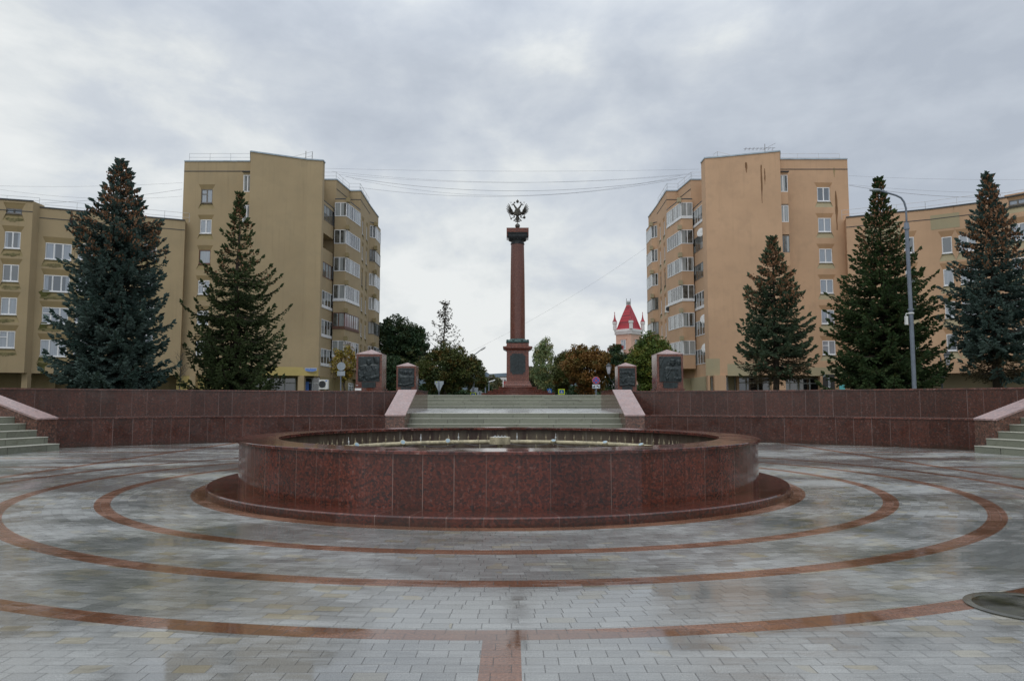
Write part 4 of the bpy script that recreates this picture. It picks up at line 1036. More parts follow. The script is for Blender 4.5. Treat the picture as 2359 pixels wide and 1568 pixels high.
    a_, b_ = sorted((S(16.6, 0)[0], S(24, 0)[0])); m.box(a_, b_, 74.3, 88.2, PZ, BODY0-.004)
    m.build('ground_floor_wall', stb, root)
    pill = [(686, 700, 66.9), (436, 450, 67.0)] if not mir else [(1631, 1636, 66.4), (1646, 1673, 66.0), (1779, 1810, 65.2), (1890, 1901, 66.9), (1697, 1703, 68.2)]
    for x0, x1, D in pill:
        b = MB(); b.box(gx(x0, D, 880), gx(x1, D, 880), D, D+.55, PZ, BODY0-.003); b.build('pillar', stw, root)
    return root, L, core
backs = None
balL = ('dobwww', 'wwwwbw', 'wdwwdw', None, (3, 4, 5))
balR = ('wddwww', 'wwwwww', 'wwwddd', None, (0, 3))
M['hood_shade_l'] = M['st_ld']
TL, LL, coreL = tower(-1, M['st_l'], M['st_lm'], M['st_ld'], 'left olive ochre apartment tower with blank gable, glazed balconies facing the street', balL, None)
TR, LRr, coreR = tower(1, M['st_r'], M['st_rp'], M['st_rd'], 'right orange ochre apartment tower with rust streaked blank gable and antenna', balR, None)
def put_box(name, x0, x1, y0, y1, z0, z1, mt, parent, label=None):
    b = MB(); b.box(x0, x1, y0, y1, z0, z1); o = b.build(name, mt, parent)
    if label: o['label'] = label
    return o
# yellow painted strip along the bottom of the left gable and lower tower wall
def strip(parent, A, B, z0, z1, mt, off=.012, name='painted_strip', s0=0, s1=None):
    A = V3((*A, 0)); B = V3((*B, 0)); tt = (B-A).normalized(); nn = V3((tt.y, -tt.x, 0)); b = MB()
    b.obox(A, tt, nn, V3((0, 0, 1)), s0, s1 or (B-A).length, .001, off, z0, z1); return b.build(name, mt, parent)
strip(TL, LL['G1'], LL['G2'], BODY0-.01, gz(845, 66.5), M['yel']); strip(TL, LL['G2'], LL['G3'], BODY0-.01, gz(850, 67.2), M['yel'], .014)
put_box('lower_wall', LL['A0'][0]+.02, LL['A1'][0]-1.4, 67.52, 68.4, PZ, BODY0-.001, M['yel'], TL)
# repaired plaster patches and rust streak on the right gable
def plane_pts(L, a, b): return L[a], L[b]
def patch(parent, A, B, x0, x1, y0, y1, mt, name='plaster_patch', off=.010):
    A3 = V3((*A, 0)); B3 = V3((*B, 0)); tt = (B3-A3).normalized()
    def hit(x):
        dx = kx(x, (y0+y1)/2)
        den = tt.x-dx*tt.y; s = (dx*A3.y-A3.x)/den; return s
    s0, s1 = sorted((hit(x0), hit(x1))); D = (A3+tt*s0).y
    return strip(parent, A, B, gz(y1, D), gz(y0, D), mt, off, name, s0, s1)
patch(TR, LRr['G2'], LRr['G1'], 1676, 1740, 838, 865.5, M['st_rp']); patch(TR, LRr['G3'], LRr['G2'], 1626, 1658.5, 826, 865.5, M['st_rp']); patch(TR, LRr['A1'], LRr['A0'], 1866, 1949, 846, 865.5, M['st_rp'])
m_, t, b = nm('rust_run', .85); P = t.pos(); Xs, Ys, Zs = t.xyz(P)
t.put(b.inputs['Base Color'], t.mix(t.ramp(t.noise(t.vec(t.m('MULTIPLY', Xs, 14.0), 0.0, t.m('MULTIPLY', Zs, .5)), 1.5, 4, .7), .35, .6), (.34, .19, .095), (.10, .05, .022))); M['rustrun'] = m_
def streak(parent, A, B, x0, x1, y0, y1, mt):
    A3 = V3((*A, 0)); B3 = V3((*B, 0)); tt = (B3-A3).normalized(); nn = V3((tt.y, -tt.x, 0))
    def hit(x): dx = kx(x, (y0+y1)/2); return (dx*A3.y-A3.x)/(tt.x-dx*tt.y)
    s = hit((x0+x1)/2); w_ = abs(hit(x1)-hit(x0))/2; D = (A3+tt*s).y; z1 = gz(y0, D); z0 = gz(y1, D); rg = random.Random(int(x0)); b = MB(); n = 9; vs = []
    for k in range(n): 
        f_ = k/(n-1); ww = 1.5*w_*(.35+.65*math.sin(PI*min(1, f_*1.1+.05)))*rg.uniform(.6, 1.2); off = rg.uniform(-.3, .3)*w_
        for q in (-1, 1): vs.append(A3+tt*(s+off+q*ww)+nn*.009+V3((0, 0, z1+(z0-z1)*f_)))
    b.add(vs, [(2*k, 2*k+2, 2*k+3, 2*k+1) for k in range(n-1)]); b.build('rust_streak', mt, parent)
GA, GB = LRr['G2'], LRr['G1']
streak(TR, GA, GB, 1753.0, 1756.5, 380, 468, M['rustrun']); streak(TR, GA, GB, 1760.8, 1763, 388, 425, M['rustrun']); streak(TR, GA, GB, 1717, 1721, 374, 398, M['rustrun'])
streak(TR, LRr['A1'], LRr['A0'], 1920, 1923, 386, 408, M['st_ld']); streak(TR, LRr['A1'], LRr['A0'], 1925, 1929, 440, 530, M['rustrun'])
put_box('link_wall', gx(398, 69.3), gx(445, 69.3), 69.3, 69.9, PZ, BODY0, M['st_lm'], TL); put_box('link_wall', gx(1925, 69.3), gx(1985, 69.3), 69.3, 69.9, PZ, BODY0, M['st_rp'], TR)
# shop windows in the recessed ground floors
def shopwin(parent, x0, x1, y0, D, n, fm=None, pm=None, yb=905):
    X0, X1 = gx(x0, D), gx(x1, D); zt = gz(y0, D); zb = PZ+.35
    return put_window(parent, (V3(((X0+X1)/2, D-.03, zb)), 0.0, X1-X0, zt-zb), n, 'shop', fm or M['frame_g'], pm or M['pane_d'])
for q in ((1637, 1646, 867, 1), (1650, 1675, 867, 2)): shopwin(TR, q[0], q[1], q[2], 68.45, q[3], M['frame_w'])
for q in ((1690, 1770, 869, 3), (1798, 1835, 869, 2), (1838, 1886, 871, 2)): shopwin(TR, q[0], q[1], q[2], 68.5, q[3])
for q in ((450, 520, 870, 2), (560, 600, 870, 2), (606, 684, 870, 3), (704, 722, 870, 1)): shopwin(TL, q[0], q[1], q[2], 68.5, q[3])
shopwin(TL, 722, 738, 870, 68.4, 1, M['frame_w']); 
put_box('blue_mailbox_panel', gx(703, 68), gx(712, 68), 68.0, 68.25, PZ, gz(879, 68), M['sblue'], TL)
# street level windows on the street side of each tower
def sidewin(parent, s, y0, y1, zb, zt, n, fm):
    X_ = .17+s*16.88
    rot = PI/2 if s < 0 else -PI/2
    put_window(parent, (V3((X_+s*.03*-1, (y0+y1)/2, zb)), rot, y1-y0, zt-zb), n, 'shop', fm, M['pane_d'])
for s, p_ in ((-1, TL), (1, TR)):
    for y0 in (75.2, 78.6, 82.4): sidewin(p_, s, y0, y0+2.2, PZ+.6, 3.2, 3, M['frame_w'])
# air conditioner, dish aerials, street plate, aerials
ac = thing('air_conditioner', at(746, 885, 67.6), 'white outdoor air conditioner unit with round black fan under the left tower', 'air conditioner')
A_ = at(736.5, 874, 67.5); B_ = at(756, 896, 67.5)
b = MB(); b.box(A_.x, B_.x, 67.3, 67.75, B_.z, A_.z); b.build('casing', M['white'], ac)
b = MB(); cxa = A_.x+.38*(B_.x-A_.x); cza = (A_.z+B_.z)/2; rr_ = abs(A_.z-B_.z)*.36
b.tube([(cxa, 67.31, cza), (cxa, 67.28, cza)], rr_, 24)
for k in range(5): b.tube([(cxa-rr_, 67.27, cza+(k-2)*rr_*.4), (cxa+rr_, 67.27, cza+(k-2)*rr_*.4)], .008, 4)
b.build('fan_grille', M['black'], ac)
b = MB(); b.box(A_.x+.74*(B_.x-A_.x), A_.x+.9*(B_.x-A_.x), 67.285, 67.30, A_.z-.16, A_.z-.06); b.build('badge', M['sblue'], ac)
b = MB(); b.box(A_.x+.1, A_.x+.16, 67.3, 68.6, B_.z-.1, B_.z-.002); b.box(B_.x-.16, B_.x-.1, 67.3, 68.6, B_.z-.1, B_.z-.002); b.build('bracket', M['rust'], ac)
def text_mesh(body, size, mt, parent, P, rot=0, name='lettering', ext=.004, sx=1.0):
    cu = bpy.data.curves.new('t', 'FONT'); cu.body = body; cu.size = size; cu.align_x = 'CENTER'; cu.align_y = 'CENTER'; cu.extrude = ext; cu.resolution_u = 3; cu.offset = size*.012
    tmp = bpy.data.objects.new('t', cu); COL.objects.link(tmp); dg = bpy.context.evaluated_depsgraph_get(); me = bpy.data.meshes.new_from_object(tmp.evaluated_get(dg)); bpy.data.objects.remove(tmp)
    me.materials.clear(); me.materials.append(mt)
    o = bpy.data.objects.new(name, me); COL.objects.link(o)
    if parent is not None:
        L = V3((0, 0, 0)); q = parent
        while q is not None: L += q.location; q = q.parent
        o.parent = parent; o.location = P-L
    else: o.location = P
    o.rotation_euler = (PI/2, 0, rot); o.scale = (sx, 1, 1); return o
# blue street plate СОВЕТСКАЯ
C0 = at(717.5, 851, 67.2); G2, G3p = LL['G2'], LL['G3']; sp = thing('street_name_plate', (C0.x, 67.05, C0.z), 'blue and white street name plate on the corner of the left tower', 'sign')
def plate(x0, x1, z0, z1, dip, y, mt, name, parent):
    b = MB(); n = 12; top = [(x0, z1), (x1, z1)]; bot = [(x1+(x0-x1)*k/n, z0-dip*max(0, math.sin(PI*k/n))**1.0) for k in range(n+1)]
    pr = top+bot; q = len(pr)
    b.add([(x, y, z) for x, z in pr]+[(x, y+.02, z) for x, z in pr], [tuple(range(q-1, -1, -1))]+[(i, (i+1) % q, q+(i+1) % q, q+i) for i in range(q)]); return b.build(name, mt, parent)
w2 = 13.8*67.1/FD; zt_, zb_ = gz(847.2, 67.1), gz(853.2, 67.1)
plate(C0.x-w2, C0.x+w2, zb_, zt_, .12, 67.0, M['signw'], 'border', sp); plate(C0.x-w2+.035, C0.x+w2-.035, zb_+.03, zt_-.03, .12, 66.99, M['sblue'], 'face', sp)
text_mesh('СОВЕТСКАЯ', .175, M['signw'], sp, V3((C0.x, 66.985, (zt_+zb_)/2+.02)), sx=.93); text_mesh('улица', .075, M['signw'], sp, V3((C0.x, 66.985, zb_-.035)))
# aerials on the right roof
an = thing('roof_aerial', (gx(1762, 66, 340), 66.5, ROOF), 'thin television aerial on the roof above the right gable', 'aerial')
b = MB(); X_ = gx(1762, 66.5, 340); b.tube([(X_, 66.5, ROOF-.3), (X_, 66.5, gz(332, 66.5))], .025, 5)
b.build('mast', M['rust'], an); b = MB()
b.tube([(X_-2.0, 66.4, gz(344, 66.5)), (X_+1.0, 66.6, gz(340, 66.5))], .014, 4)
for k in range(8): x = X_-1.8+k*.36; b.tube([(x, 66.1, gz(343.5, 66.5)), (x, 66.9, gz(343.5, 66.5))], .012, 4); b.tube([(x, 66.5, gz(347, 66.5)), (x, 66.5, gz(340, 66.5))], .010, 4)
b.tube([(X_-.3, 66.4, gz(347, 66.5)), (X_+1.0, 66.5, gz(330, 66.5))], .012, 4); b.build('elements', M['rust'], an)
an = thing('roof_aerial', (gx(704, 67.2), 67.5, ROOF), 'short bare mast on the roof above the left gable', 'aerial')
b = MB(); b.tube([(gx(704, 67.4, 355), 67.5, ROOF), (gx(704, 67.4, 355), 67.5, gz(348, 67.5))], .03, 5); b.build('mast', M['rust'], an)
# dishes on the right loggias
def dish(x, y, D, r, where):
    P = at(x, y, D); root = thing('satellite_dish', P, 'white satellite dish on the '+where, 'satellite dish', 'satellite dishes')
    b = MB(); Rm = V3((-.75, -.62, .22)).normalized(); q = Rm.to_track_quat('Z', 'Y').to_matrix(); prof = [(.001, 0), (r*.4, .03), (r*.75, .10), (r, .19)]; vs = []; seg = 18
    for rr_, z in prof+[(r*.98, .2), (.001, .03)]:
        for k in range(seg): vs.append(P+q @ V3((rr_*math.cos(2*PI*k/seg), rr_*1.08*math.sin(2*PI*k/seg), z-.1)))
    b.add(vs, [(i*seg+k, i*seg+(k+1) % seg, (i+1)*seg+(k+1) % seg, (i+1)*seg+k) for i in range(5) for k in range(seg)]); b.build('reflector', M['white'], root, smooth=True)
    b = MB(); b.tube([P-Rm*.05, P-Rm*.3+V3((.35, .1, -.15))], .025, 5); b.tube([P+q @ V3((0, -r, .1)), P+Rm*.45], .012, 4); b.build('arm', M['white'], root)
for x, y, w_ in ((1806/1, 551, 0),): pass
for (cx_, cy_, wh) in ((377, 548, 'second balcony from the top, right tower'), (396, 1058, 'fifth balcony from the top, right tower'), (403, 1230, 'lowest balcony, right tower')):
    x = (2550+cx_*.6762)/1.7364; y = (560+cy_*.6762)/1.7364; dish(x, y, 69.6, .42, wh)
b = MB()
aw = thing('air_conditioner', at(1536.5, 712, 77.2), 'small white air conditioner high on the street side of the right tower', 'air conditioner'); P = at(1537, 712, 77)+V3((.25, 0, 0)); b.box(P.x-.45, P.x+.1, 76.8, 77.15, P.z-.35, P.z+.35); b.build('casing', M['white'], aw)
b = MB(); b.tube([(P.x-.2, 76.79, P.z), (P.x-.2, 76.77, P.z)], .24, 16); b.build('fan_grille', M['black'], aw)
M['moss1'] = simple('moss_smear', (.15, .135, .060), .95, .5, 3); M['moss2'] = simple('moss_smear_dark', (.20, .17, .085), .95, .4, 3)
# ------------------------------------------------------------------ low wings
def wing(side, stw, stb, stm, label):
    mir = side > 0
    def pt(x, D): return (gx(x, D, 480), D)
    ROOFW = gz(482, 62.8)
    if not mir:
        segs = [(pt(76, 61.9), pt(250, 64.2)), (pt(250, 64.2), pt(428, 66.7))]
        prow = [(pt(-160, 59.0), pt(76, 61.2))]
    else:
        segs = [(pt(1948, 65.6), pt(2144, 62.7)), (pt(2144, 62.7), pt(2296, 60.0))]
        prow = [(pt(2296, 59.6), pt(2560, 54.0))]
    root = thing('apartment_wing', (segs[0][0][0], 65, PZ), label, 'apartment building', 'five storey wings beside the towers')
    m = MB(); wins = []
    def hit(A, B, x, yq=585):
        tt = (V3((*B, 0))-V3((*A, 0))).normalized(); dx = kx(x, yq); return (dx*A[1]-A[0])/(tt.x-dx*tt.y)
    zb0 = gz(860, 62.8)
    pit = 2.78
    if not mir:
        C = {0: [(103.5, 164.5, 3, 598), (179, 214, 2, 598), ], 1: [(332, 360, 2, 594)]}; CP = [(8, 45.5, 2, 571), (-60, -20, 2, 571)]
    else:
        C = {0: [(2084, 2107, 2, 583)], 1: [(2170.5, 2194.5, 1, 583), (2210, 2251, 3, 578)]}; CP = [(2330, 2372, 3, 553)]
    for si, (A, B) in enumerate(segs):
        cols = []; meta = []
        for x0, x1, n_, yb in C[si]:
            s0, s1 = hit(A, B, x0), hit(A, B, x1); D = A[1]+(B[1]-A[1])*((s0+s1)/2)/(V3((*B, 0))-V3((*A, 0))).length
            zb = gz(yb, D); rows = [(zb-pit*k, zb-pit*k+1.42) for k in range(5)]
            rows = [r_ for r_ in rows if r_[0] > zb0+.6]
            cols.append((s0, s1, rows)); meta.append((s0, n_))
        sl = facade(m, A, B, zb0, ROOFW, cols, h=.52)
        for q in sl: wins.append((q, n_ if q[2] < 1.7 else 3))
    zP = ROOFW-.55+(.27 if not mir else .01)
    for A, B in prow:
        cols = []
        for x0, x1, n_, yb in CP:
            s0, s1 = hit(A, B, x0), hit(A, B, x1); D = 60.6 if not mir else 58.3
            zb = gz(yb, D); rows = [(zb-pit*k, zb-pit*k+1.42) for k in range(5)]; rows = [r_ for r_ in rows if r_[0] > zb0+.6]+[(zb+2.95, zb+3.40)]
            cols.append((s0, s1, rows))
        sl = facade(m, A, B, zb0, zP+.55, cols, h=.50)
        for q in sl: wins.append((q, 2 if q[2] < 1.8 else 3))
        a, b = A, B
        # return and back
        if not mir: m.add([(B[0], B[1], zb0), (B[0], B[1]+1.5, zb0), (B[0], B[1]+1.5, zP+.55), (B[0], B[1], zP+.55)], [(0, 1, 2, 3)])
        else: m.add([(A[0], A[1]+1.5, zb0), (A[0], A[1], zb0), (A[0], A[1], zP+.55), (A[0], A[1]+1.5, zP+.55)], [(0, 1, 2, 3)])
    # back, roof and underside
    allp = ([prow[0][0], prow[0][1]]+[segs[0][0], segs[0][1], segs[1][1]]) if not mir else ([segs[0][0], segs[0][1], segs[1][1]]+[prow[0][0], prow[0][1]])
    back = [(p[0]*1.12, p[1]+11) for p in reversed(allp)]
    ring_ = allp+back; pv = [V3((p[0], p[1], 0)) for p in ring_]; tr = tessellate_polygon([pv])
    m.cur = 0; m.add([(p.x, p.y, ROOFW-.02) for p in pv], tr); m.add([(p.x, p.y, zb0+.002) for p in pv], tr)
    n = len(ring_)
    for i in range(len(allp)-1, n):
        a, b = ring_[i], ring_[(i+1) % n]; m.add([(a[0], a[1], zb0), (b[0], b[1], zb0), (b[0], b[1], ROOFW), (a[0], a[1], ROOFW)], [(0, 1, 2, 3)])
    ex = prow[0][0] if not mir else prow[0][1]; sg_ = -1 if not mir else 1
    m.cur = 0; m.prism([(ex[0]+sg_*.02, ex[1]), (sg_*60, 30), (sg_*66, -30), (sg_*80, -30), (sg_*76, 34), (ex[0]+sg_*.02, ex[1]+11)][::(-1 if mir else 1)], zb0, ROOFW+.6)  # unseen continuation of the wing, added to darken the fountain's reflections
    m.build('wall', [stw, stb, stm], root)
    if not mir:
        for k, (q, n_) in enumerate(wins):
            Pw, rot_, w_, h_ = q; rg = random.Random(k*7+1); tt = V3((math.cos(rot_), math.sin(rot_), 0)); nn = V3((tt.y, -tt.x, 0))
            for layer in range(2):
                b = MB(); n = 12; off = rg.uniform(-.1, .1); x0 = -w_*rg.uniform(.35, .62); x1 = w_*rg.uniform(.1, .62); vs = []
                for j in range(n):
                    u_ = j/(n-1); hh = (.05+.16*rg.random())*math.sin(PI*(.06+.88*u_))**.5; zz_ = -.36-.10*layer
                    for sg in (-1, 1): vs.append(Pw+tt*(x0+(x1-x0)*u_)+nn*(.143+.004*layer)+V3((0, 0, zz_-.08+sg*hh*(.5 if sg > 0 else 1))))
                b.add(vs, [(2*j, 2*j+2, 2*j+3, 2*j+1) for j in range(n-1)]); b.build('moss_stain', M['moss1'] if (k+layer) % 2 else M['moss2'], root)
    for k, (q, n_) in enumerate(wins):
        put_window(root, q, 3 if q[2] > 1.9 else (2 if q[2] > 1.0 else 1), 'vent' if k % 4 == 1 and q[3] > 1 else '', M['frame_w'] if q[3] > 1 else M['frame_d'])
    for grp, zr in ((segs, ROOFW), (prow, zP+.55)):
        for nm_, z0, z1, o0, o1, mt in (('roof_flashing', zr-.06, zr+.05, -.12, .06, M['roofm']), ('string_course', zr-.95, zr-.89, -.05, .025, M['roofm'])):
            b = MB()
            for A, B in grp:
                A3, B3 = V3((*A, 0)), V3((*B, 0)); tt = (B3-A3).normalized(); nn = V3((tt.y, -tt.x, 0)); b.obox(A3, tt, nn, V3((0, 0, 1)), 0, (B3-A3).length, o0, o1, z0, z1)
            b.build(nm_, mt, root)
    ptsr = [segs[0][0], segs[0][1], segs[1][1]]; rail_line(root, [(p[0], p[1]+.8) for p in ptsr], ROOFW, .85)
    rail_line(root, [(p[0], p[1]+.8) for p in prow[0]], zP+.55, .5)
    # drain slots in the parapet
    for x, y, D, sg in (((164, 509, 62.9, 0),) if not mir else ((2213, 499, 62.6, 1),)):
        P = at(x, y, D); b = MB(); b.box(P.x-.08, P.x+.08, P.y-.1, P.y+.3, P.z-.28, P.z+.28); b.build('drain_slot', M['dark'], root)
    # ground floor
    b = MB()
    for A, B in prow+segs if not mir else segs+prow:
        A3, B3 = V3((*A, 0)), V3((*B, 0)); tt = (B3-A3).normalized(); nn = V3((tt.y, -tt.x, 0)); b.obox(A3, tt, nn, V3((0, 0, 1)), -1.6, (B3-A3).length+1.6, -3.2+.02*len(b.v)/8, -2.9+.02*len(b.v)/8, PZ, zb0-.003)
    b.build('ground_floor_wall', stb, root)
    for x0, x1, D in (((49, 62.5, 61.6), (250, 262, 64.6), (-60, -48, 60.4)) if not mir else ((2055, 2067, 65.5), (2297, 2308, 61.9), (2128, 2140, 64.5))):
        b = MB(); b.box(gx(x0, D, 880), gx(x1, D, 880), D, D+.5, PZ, zb0-.003); b.build('pillar', stw, root)
    return root, segs, prow, hit
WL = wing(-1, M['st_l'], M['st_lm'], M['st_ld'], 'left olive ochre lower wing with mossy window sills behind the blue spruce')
WR = wing(1, M['st_r'], M['st_rp'], M['st_rd'], 'right orange ochre lower wing with grey plaster repairs behind the lamp post')
# moss growing down the left wing beneath one window column
for (x0, x1, y0, y1) in ((95, 113, 668, 690), (93, 109, 742, 762), (90, 106, 818, 860)):
    streak(WL[0], WL[1][0][0], WL[1][0][1], x0, x1, y0, y1, simple('dark_moss', (.075, .075, .018), .95, .5, 2))
for (x0, x1, y0, y1) in ((1992, 2074, 517, 560), (2120, 2211, 500, 533)):
    sg = WR[1][0] if x1 < 2120 else WR[1][1]
    patch(WR[0], sg[0], sg[1], x0, x1, y0, y1, M['st_rp'])
# ================================================================== PINK TOWER WITH RED ROOF
PD = 150.0; px0 = gx(1454, PD); hw_ = (1485-1424)/2*PD/FD
pt_ = thing('turreted_building', (px0, PD+hw_, PZ), 'distant pink tower with steep red tiled roof and white corner turrets', 'building')
def pz(yc): return gz(662.3+yc*.22034, PD)
def sqr(name, prof, mt, parent=pt_, rot=0): m = MB(); m.lathe(prof, (px0, PD+hw_, 0), 4, rot=rot, cap=True); return m.build(name, mt, parent)
sqr('wall', [(hw_, PZ), (hw_, pz(487))], M['pinkwall'])
sqr('cornice', [(hw_*1.0, pz(487)), (hw_*1.06, pz(480)), (hw_*1.06, pz(462)), (hw_*1.13, pz(452)), (hw_*1.13, pz(430)), (hw_*1.05, pz(426))], M['whiteplaster'])
m = MB()
for f_ in range(2):
    A = V3((px0-hw_*1.1, PD+hw_, 0)) if f_ == 0 else V3((px0, PD-.1*hw_, 0)); B = V3((px0, PD-.1*hw_, 0)) if f_ == 0 else V3((px0+hw_*1.1, PD+hw_, 0)); tt = (B-A).normalized(); nn = V3((tt.y, -tt.x, 0)); L = (B-A).length
    for k in range(13): m.obox(A, tt, nn, V3((0, 0, 1)), L*(k+.25)/13, L*(k+.62)/13, -.05, .16, pz(482), pz(464))
m.build('dentils', M['whiteplaster'], pt_)
m_, t, b = nm('red_roof_tiles', .45); P = t.pos(); Xs, Ys, Zs = t.xyz(P)
d1 = t.m('FRACT', t.m('MULTIPLY', t.m('ADD', t.m('ADD', Xs, Ys), Zs), 1.1)); d2 = t.m('FRACT', t.m('MULTIPLY', t.m('SUBTRACT', t.m('ADD', Xs, Ys), Zs), 1.1))
g = t.m('MAXIMUM', t.m('LESS_THAN', d1, .2), t.m('LESS_THAN', d2, .2)); t.put(b.inputs['Base Color'], t.mix(g, (.40, .022, .035), (.20, .012, .02))); M['redroof'] = m_
rf = sqr('roof', [(hw_*1.08, pz(427)), (hw_*.92, pz(412)), (hw_*.60, pz(300)), (hw_*.16, pz(165))], M['redroof'])
m = MB()
for k in range(5):
    x = px0+(k-2)*hw_*.075; m.tube([(x, PD+hw_, pz(165)), (x, PD+hw_, pz(120 if k % 4 else 95))], .05, 5)
for k in range(4):
    x = px0+(k-1.5)*hw_*.075; m.tube([(x-.2, PD+hw_, pz(160)), (x+.2, PD+hw_, pz(135))], .04, 4); m.tube([(x+.2, PD+hw_, pz(160)), (x-.2, PD+hw_, pz(135))], .04, 4)
m.tube([(px0-hw_*.17, PD+hw_, pz(135)), (px0+hw_*.17, PD+hw_, pz(135))], .04, 4); m.build('roof_cresting', M['rust'], pt_)
for cx_, cy_ in ((-1, 0), (0, -1), (1, 0), (0, 1)):
    X_, Y_ = px0+cx_*hw_*1.08, PD+hw_+cy_*hw_*1.08; s = hw_*.16
    m = MB(); m.lathe([(s*.9, pz(430)), (s*.9, pz(372)), (s*1.15, pz(366)), (s*1.15, pz(345))], (X_, Y_, 0), 8); tu = m.build('turret', M['whiteplaster'], pt_)
    m = MB(); m.lathe([(s*1.2, pz(344)), (s*.7, pz(325)), (s*.35, pz(298)), (s*.14, pz(262)), (.05, pz(250)), (.12, pz(248)), (.02, pz(238))], (X_, Y_, 0), 8); m.build('spire', M['redroof'], tu)
A = V3((px0-hw_, PD+hw_, 0)); B = V3((px0, PD, 0)); tt = (B-A).normalized(); rot = math.atan2(tt.y, tt.x); nn = V3((tt.y, -tt.x, 0))
for (A, B) in ((A, B), (B, V3((px0+hw_, PD+hw_, 0)))):
    tt = (B-A).normalized(); rot = math.atan2(tt.y, tt.x); nn = V3((tt.y, -tt.x, 0)); L = (B-A).length
    put_window(pt_, (A+tt*L*.5+nn*.03+V3((0, 0, pz(640))), rot, L*.32, pz(540)-pz(640)), 2, 'vent')
    m = MB(); m.obox(A+tt*L*.5, tt, nn, V3((0, 0, 1)), -L*.24, L*.24, .01, .12, pz(536), pz(528)); m.add([A+tt*L*(.5+a)+nn*.1+V3((0, 0, pz(z))) for a, z in ((-.12, 527), (.12, 527), (0, 510))], [(0, 1, 2)]); m.build('pediment', M['pinkwall'], pt_)
lb = thing('low_annex', (gx(1418, 145), 145, PZ), 'low distant annex with flat red roof left of the pink tower', 'building')
m = MB(); m.box(gx(1411, 145), gx(1436, 145), 145, 152, PZ, gz(804, 145)); m.build('wall', M['whiteplaster'], lb); m = MB(); m.box(gx(1409.5, 145), gx(1436, 145), 144.8, 152.2, gz(803.9, 145), gz(796, 145)); m.build('roof', M['redroof'], lb)
# far white blocks at the end of the street and the hills
for (x0, x1, y0, D, lab) in ((1152, 1176, 868, 420, 'small pale yellow and white block at the far end of the street'),):
    r_ = thing('far_block', (gx((x0+x1)/2, D), D, PZ), lab, 'building'); m = MB(); m.box(gx(x0, D), gx(x1, D), D, D+20, PZ-3, gz(y0, D)); m.build('wall', M['whiteplaster'], r_)
    m = MB(); m.box(gx(x0, D)-.3, gx(x1, D)+.3, D-.3, D+20.3, gz(y0, D)+.01, gz(y0-1.5, D)); m.build('roof', M['roofm'], r_)
    for i in range(3):
        for j in range(3):
            zz_ = gz(y0+6+j*9, D); put_window(r_, (V3((gx(x0+4+i*7, D), D-.05, zz_-1.5)), 0, 1.1, 1.5), 1, '', M['frame_d'], M['pane_d'])
    m = MB(); m.box(gx(1161, D), gx(1168, D), D-.6, D-.02, gz(890, D), gz(878, D)); m.build('balcony_stack', M['redroof'], r_)
def hills(name, D, pts, mt):
    m = MB(); n = len(pts); vs = [at(x, y, D) for x, y in pts]
    m.add(vs+[V3((v.x, v.y, -40)) for v in vs]+[V3((v.x, v.y+500, v.z+3)) for v in vs], [(n+i, n+i+1, i+1, i) for i in range(n-1)]+[(i, i+1, 2*n+i+1, 2*n+i) for i in range(n-1)])
    tag(m.build(name, mt), kind='structure')
hills('hills', 1500, [(-400, 903), (300, 890), (800, 880), (1000, 868), (1090, 862), (1113, 857), (1120, 856), (1128, 861), (1145, 860), (1165, 859), (1200, 862), (1260, 872), (1400, 884), (1700, 890), (2700, 903)], M['hill'])
# ================================================================== TREES
def rot_about(v, k, a):
    """rotate vectors v about unit vectors k by angle a (arrays)"""
    c = np.cos(a)[:, None]; s = np.sin(a)[:, None]
    return v*c+np.cross(k, v)*s+k*(np.sum(k*v, 1)[:, None])*(1-c)
def norm(a): return a/(np.linalg.norm(a, axis=-1, keepdims=True)+1e-9)
def blades(P, D, L, W, rs, two=True):
    """needle sprays: crossed rhombi along direction D"""
    D = norm(D); ref = norm(rs.normal(size=D.shape)); S = norm(np.cross(D, ref)); T = np.cross(D, S)
    out_v = []; k = 2 if two else 1
    for ax in (S, T)[:k]:
        a = P; c = P+D*L[:, None]; mpt = P+D*(L*.45)[:, None]; b = mpt+ax*W[:, None]; d = mpt-ax*W[:, None]
        out_v.append(np.stack([a, b, c, d], 1))
    V = np.concatenate(out_v, 0).reshape(-1, 3); F = np.arange(len(V)).reshape(-1, 4)
    return V, F
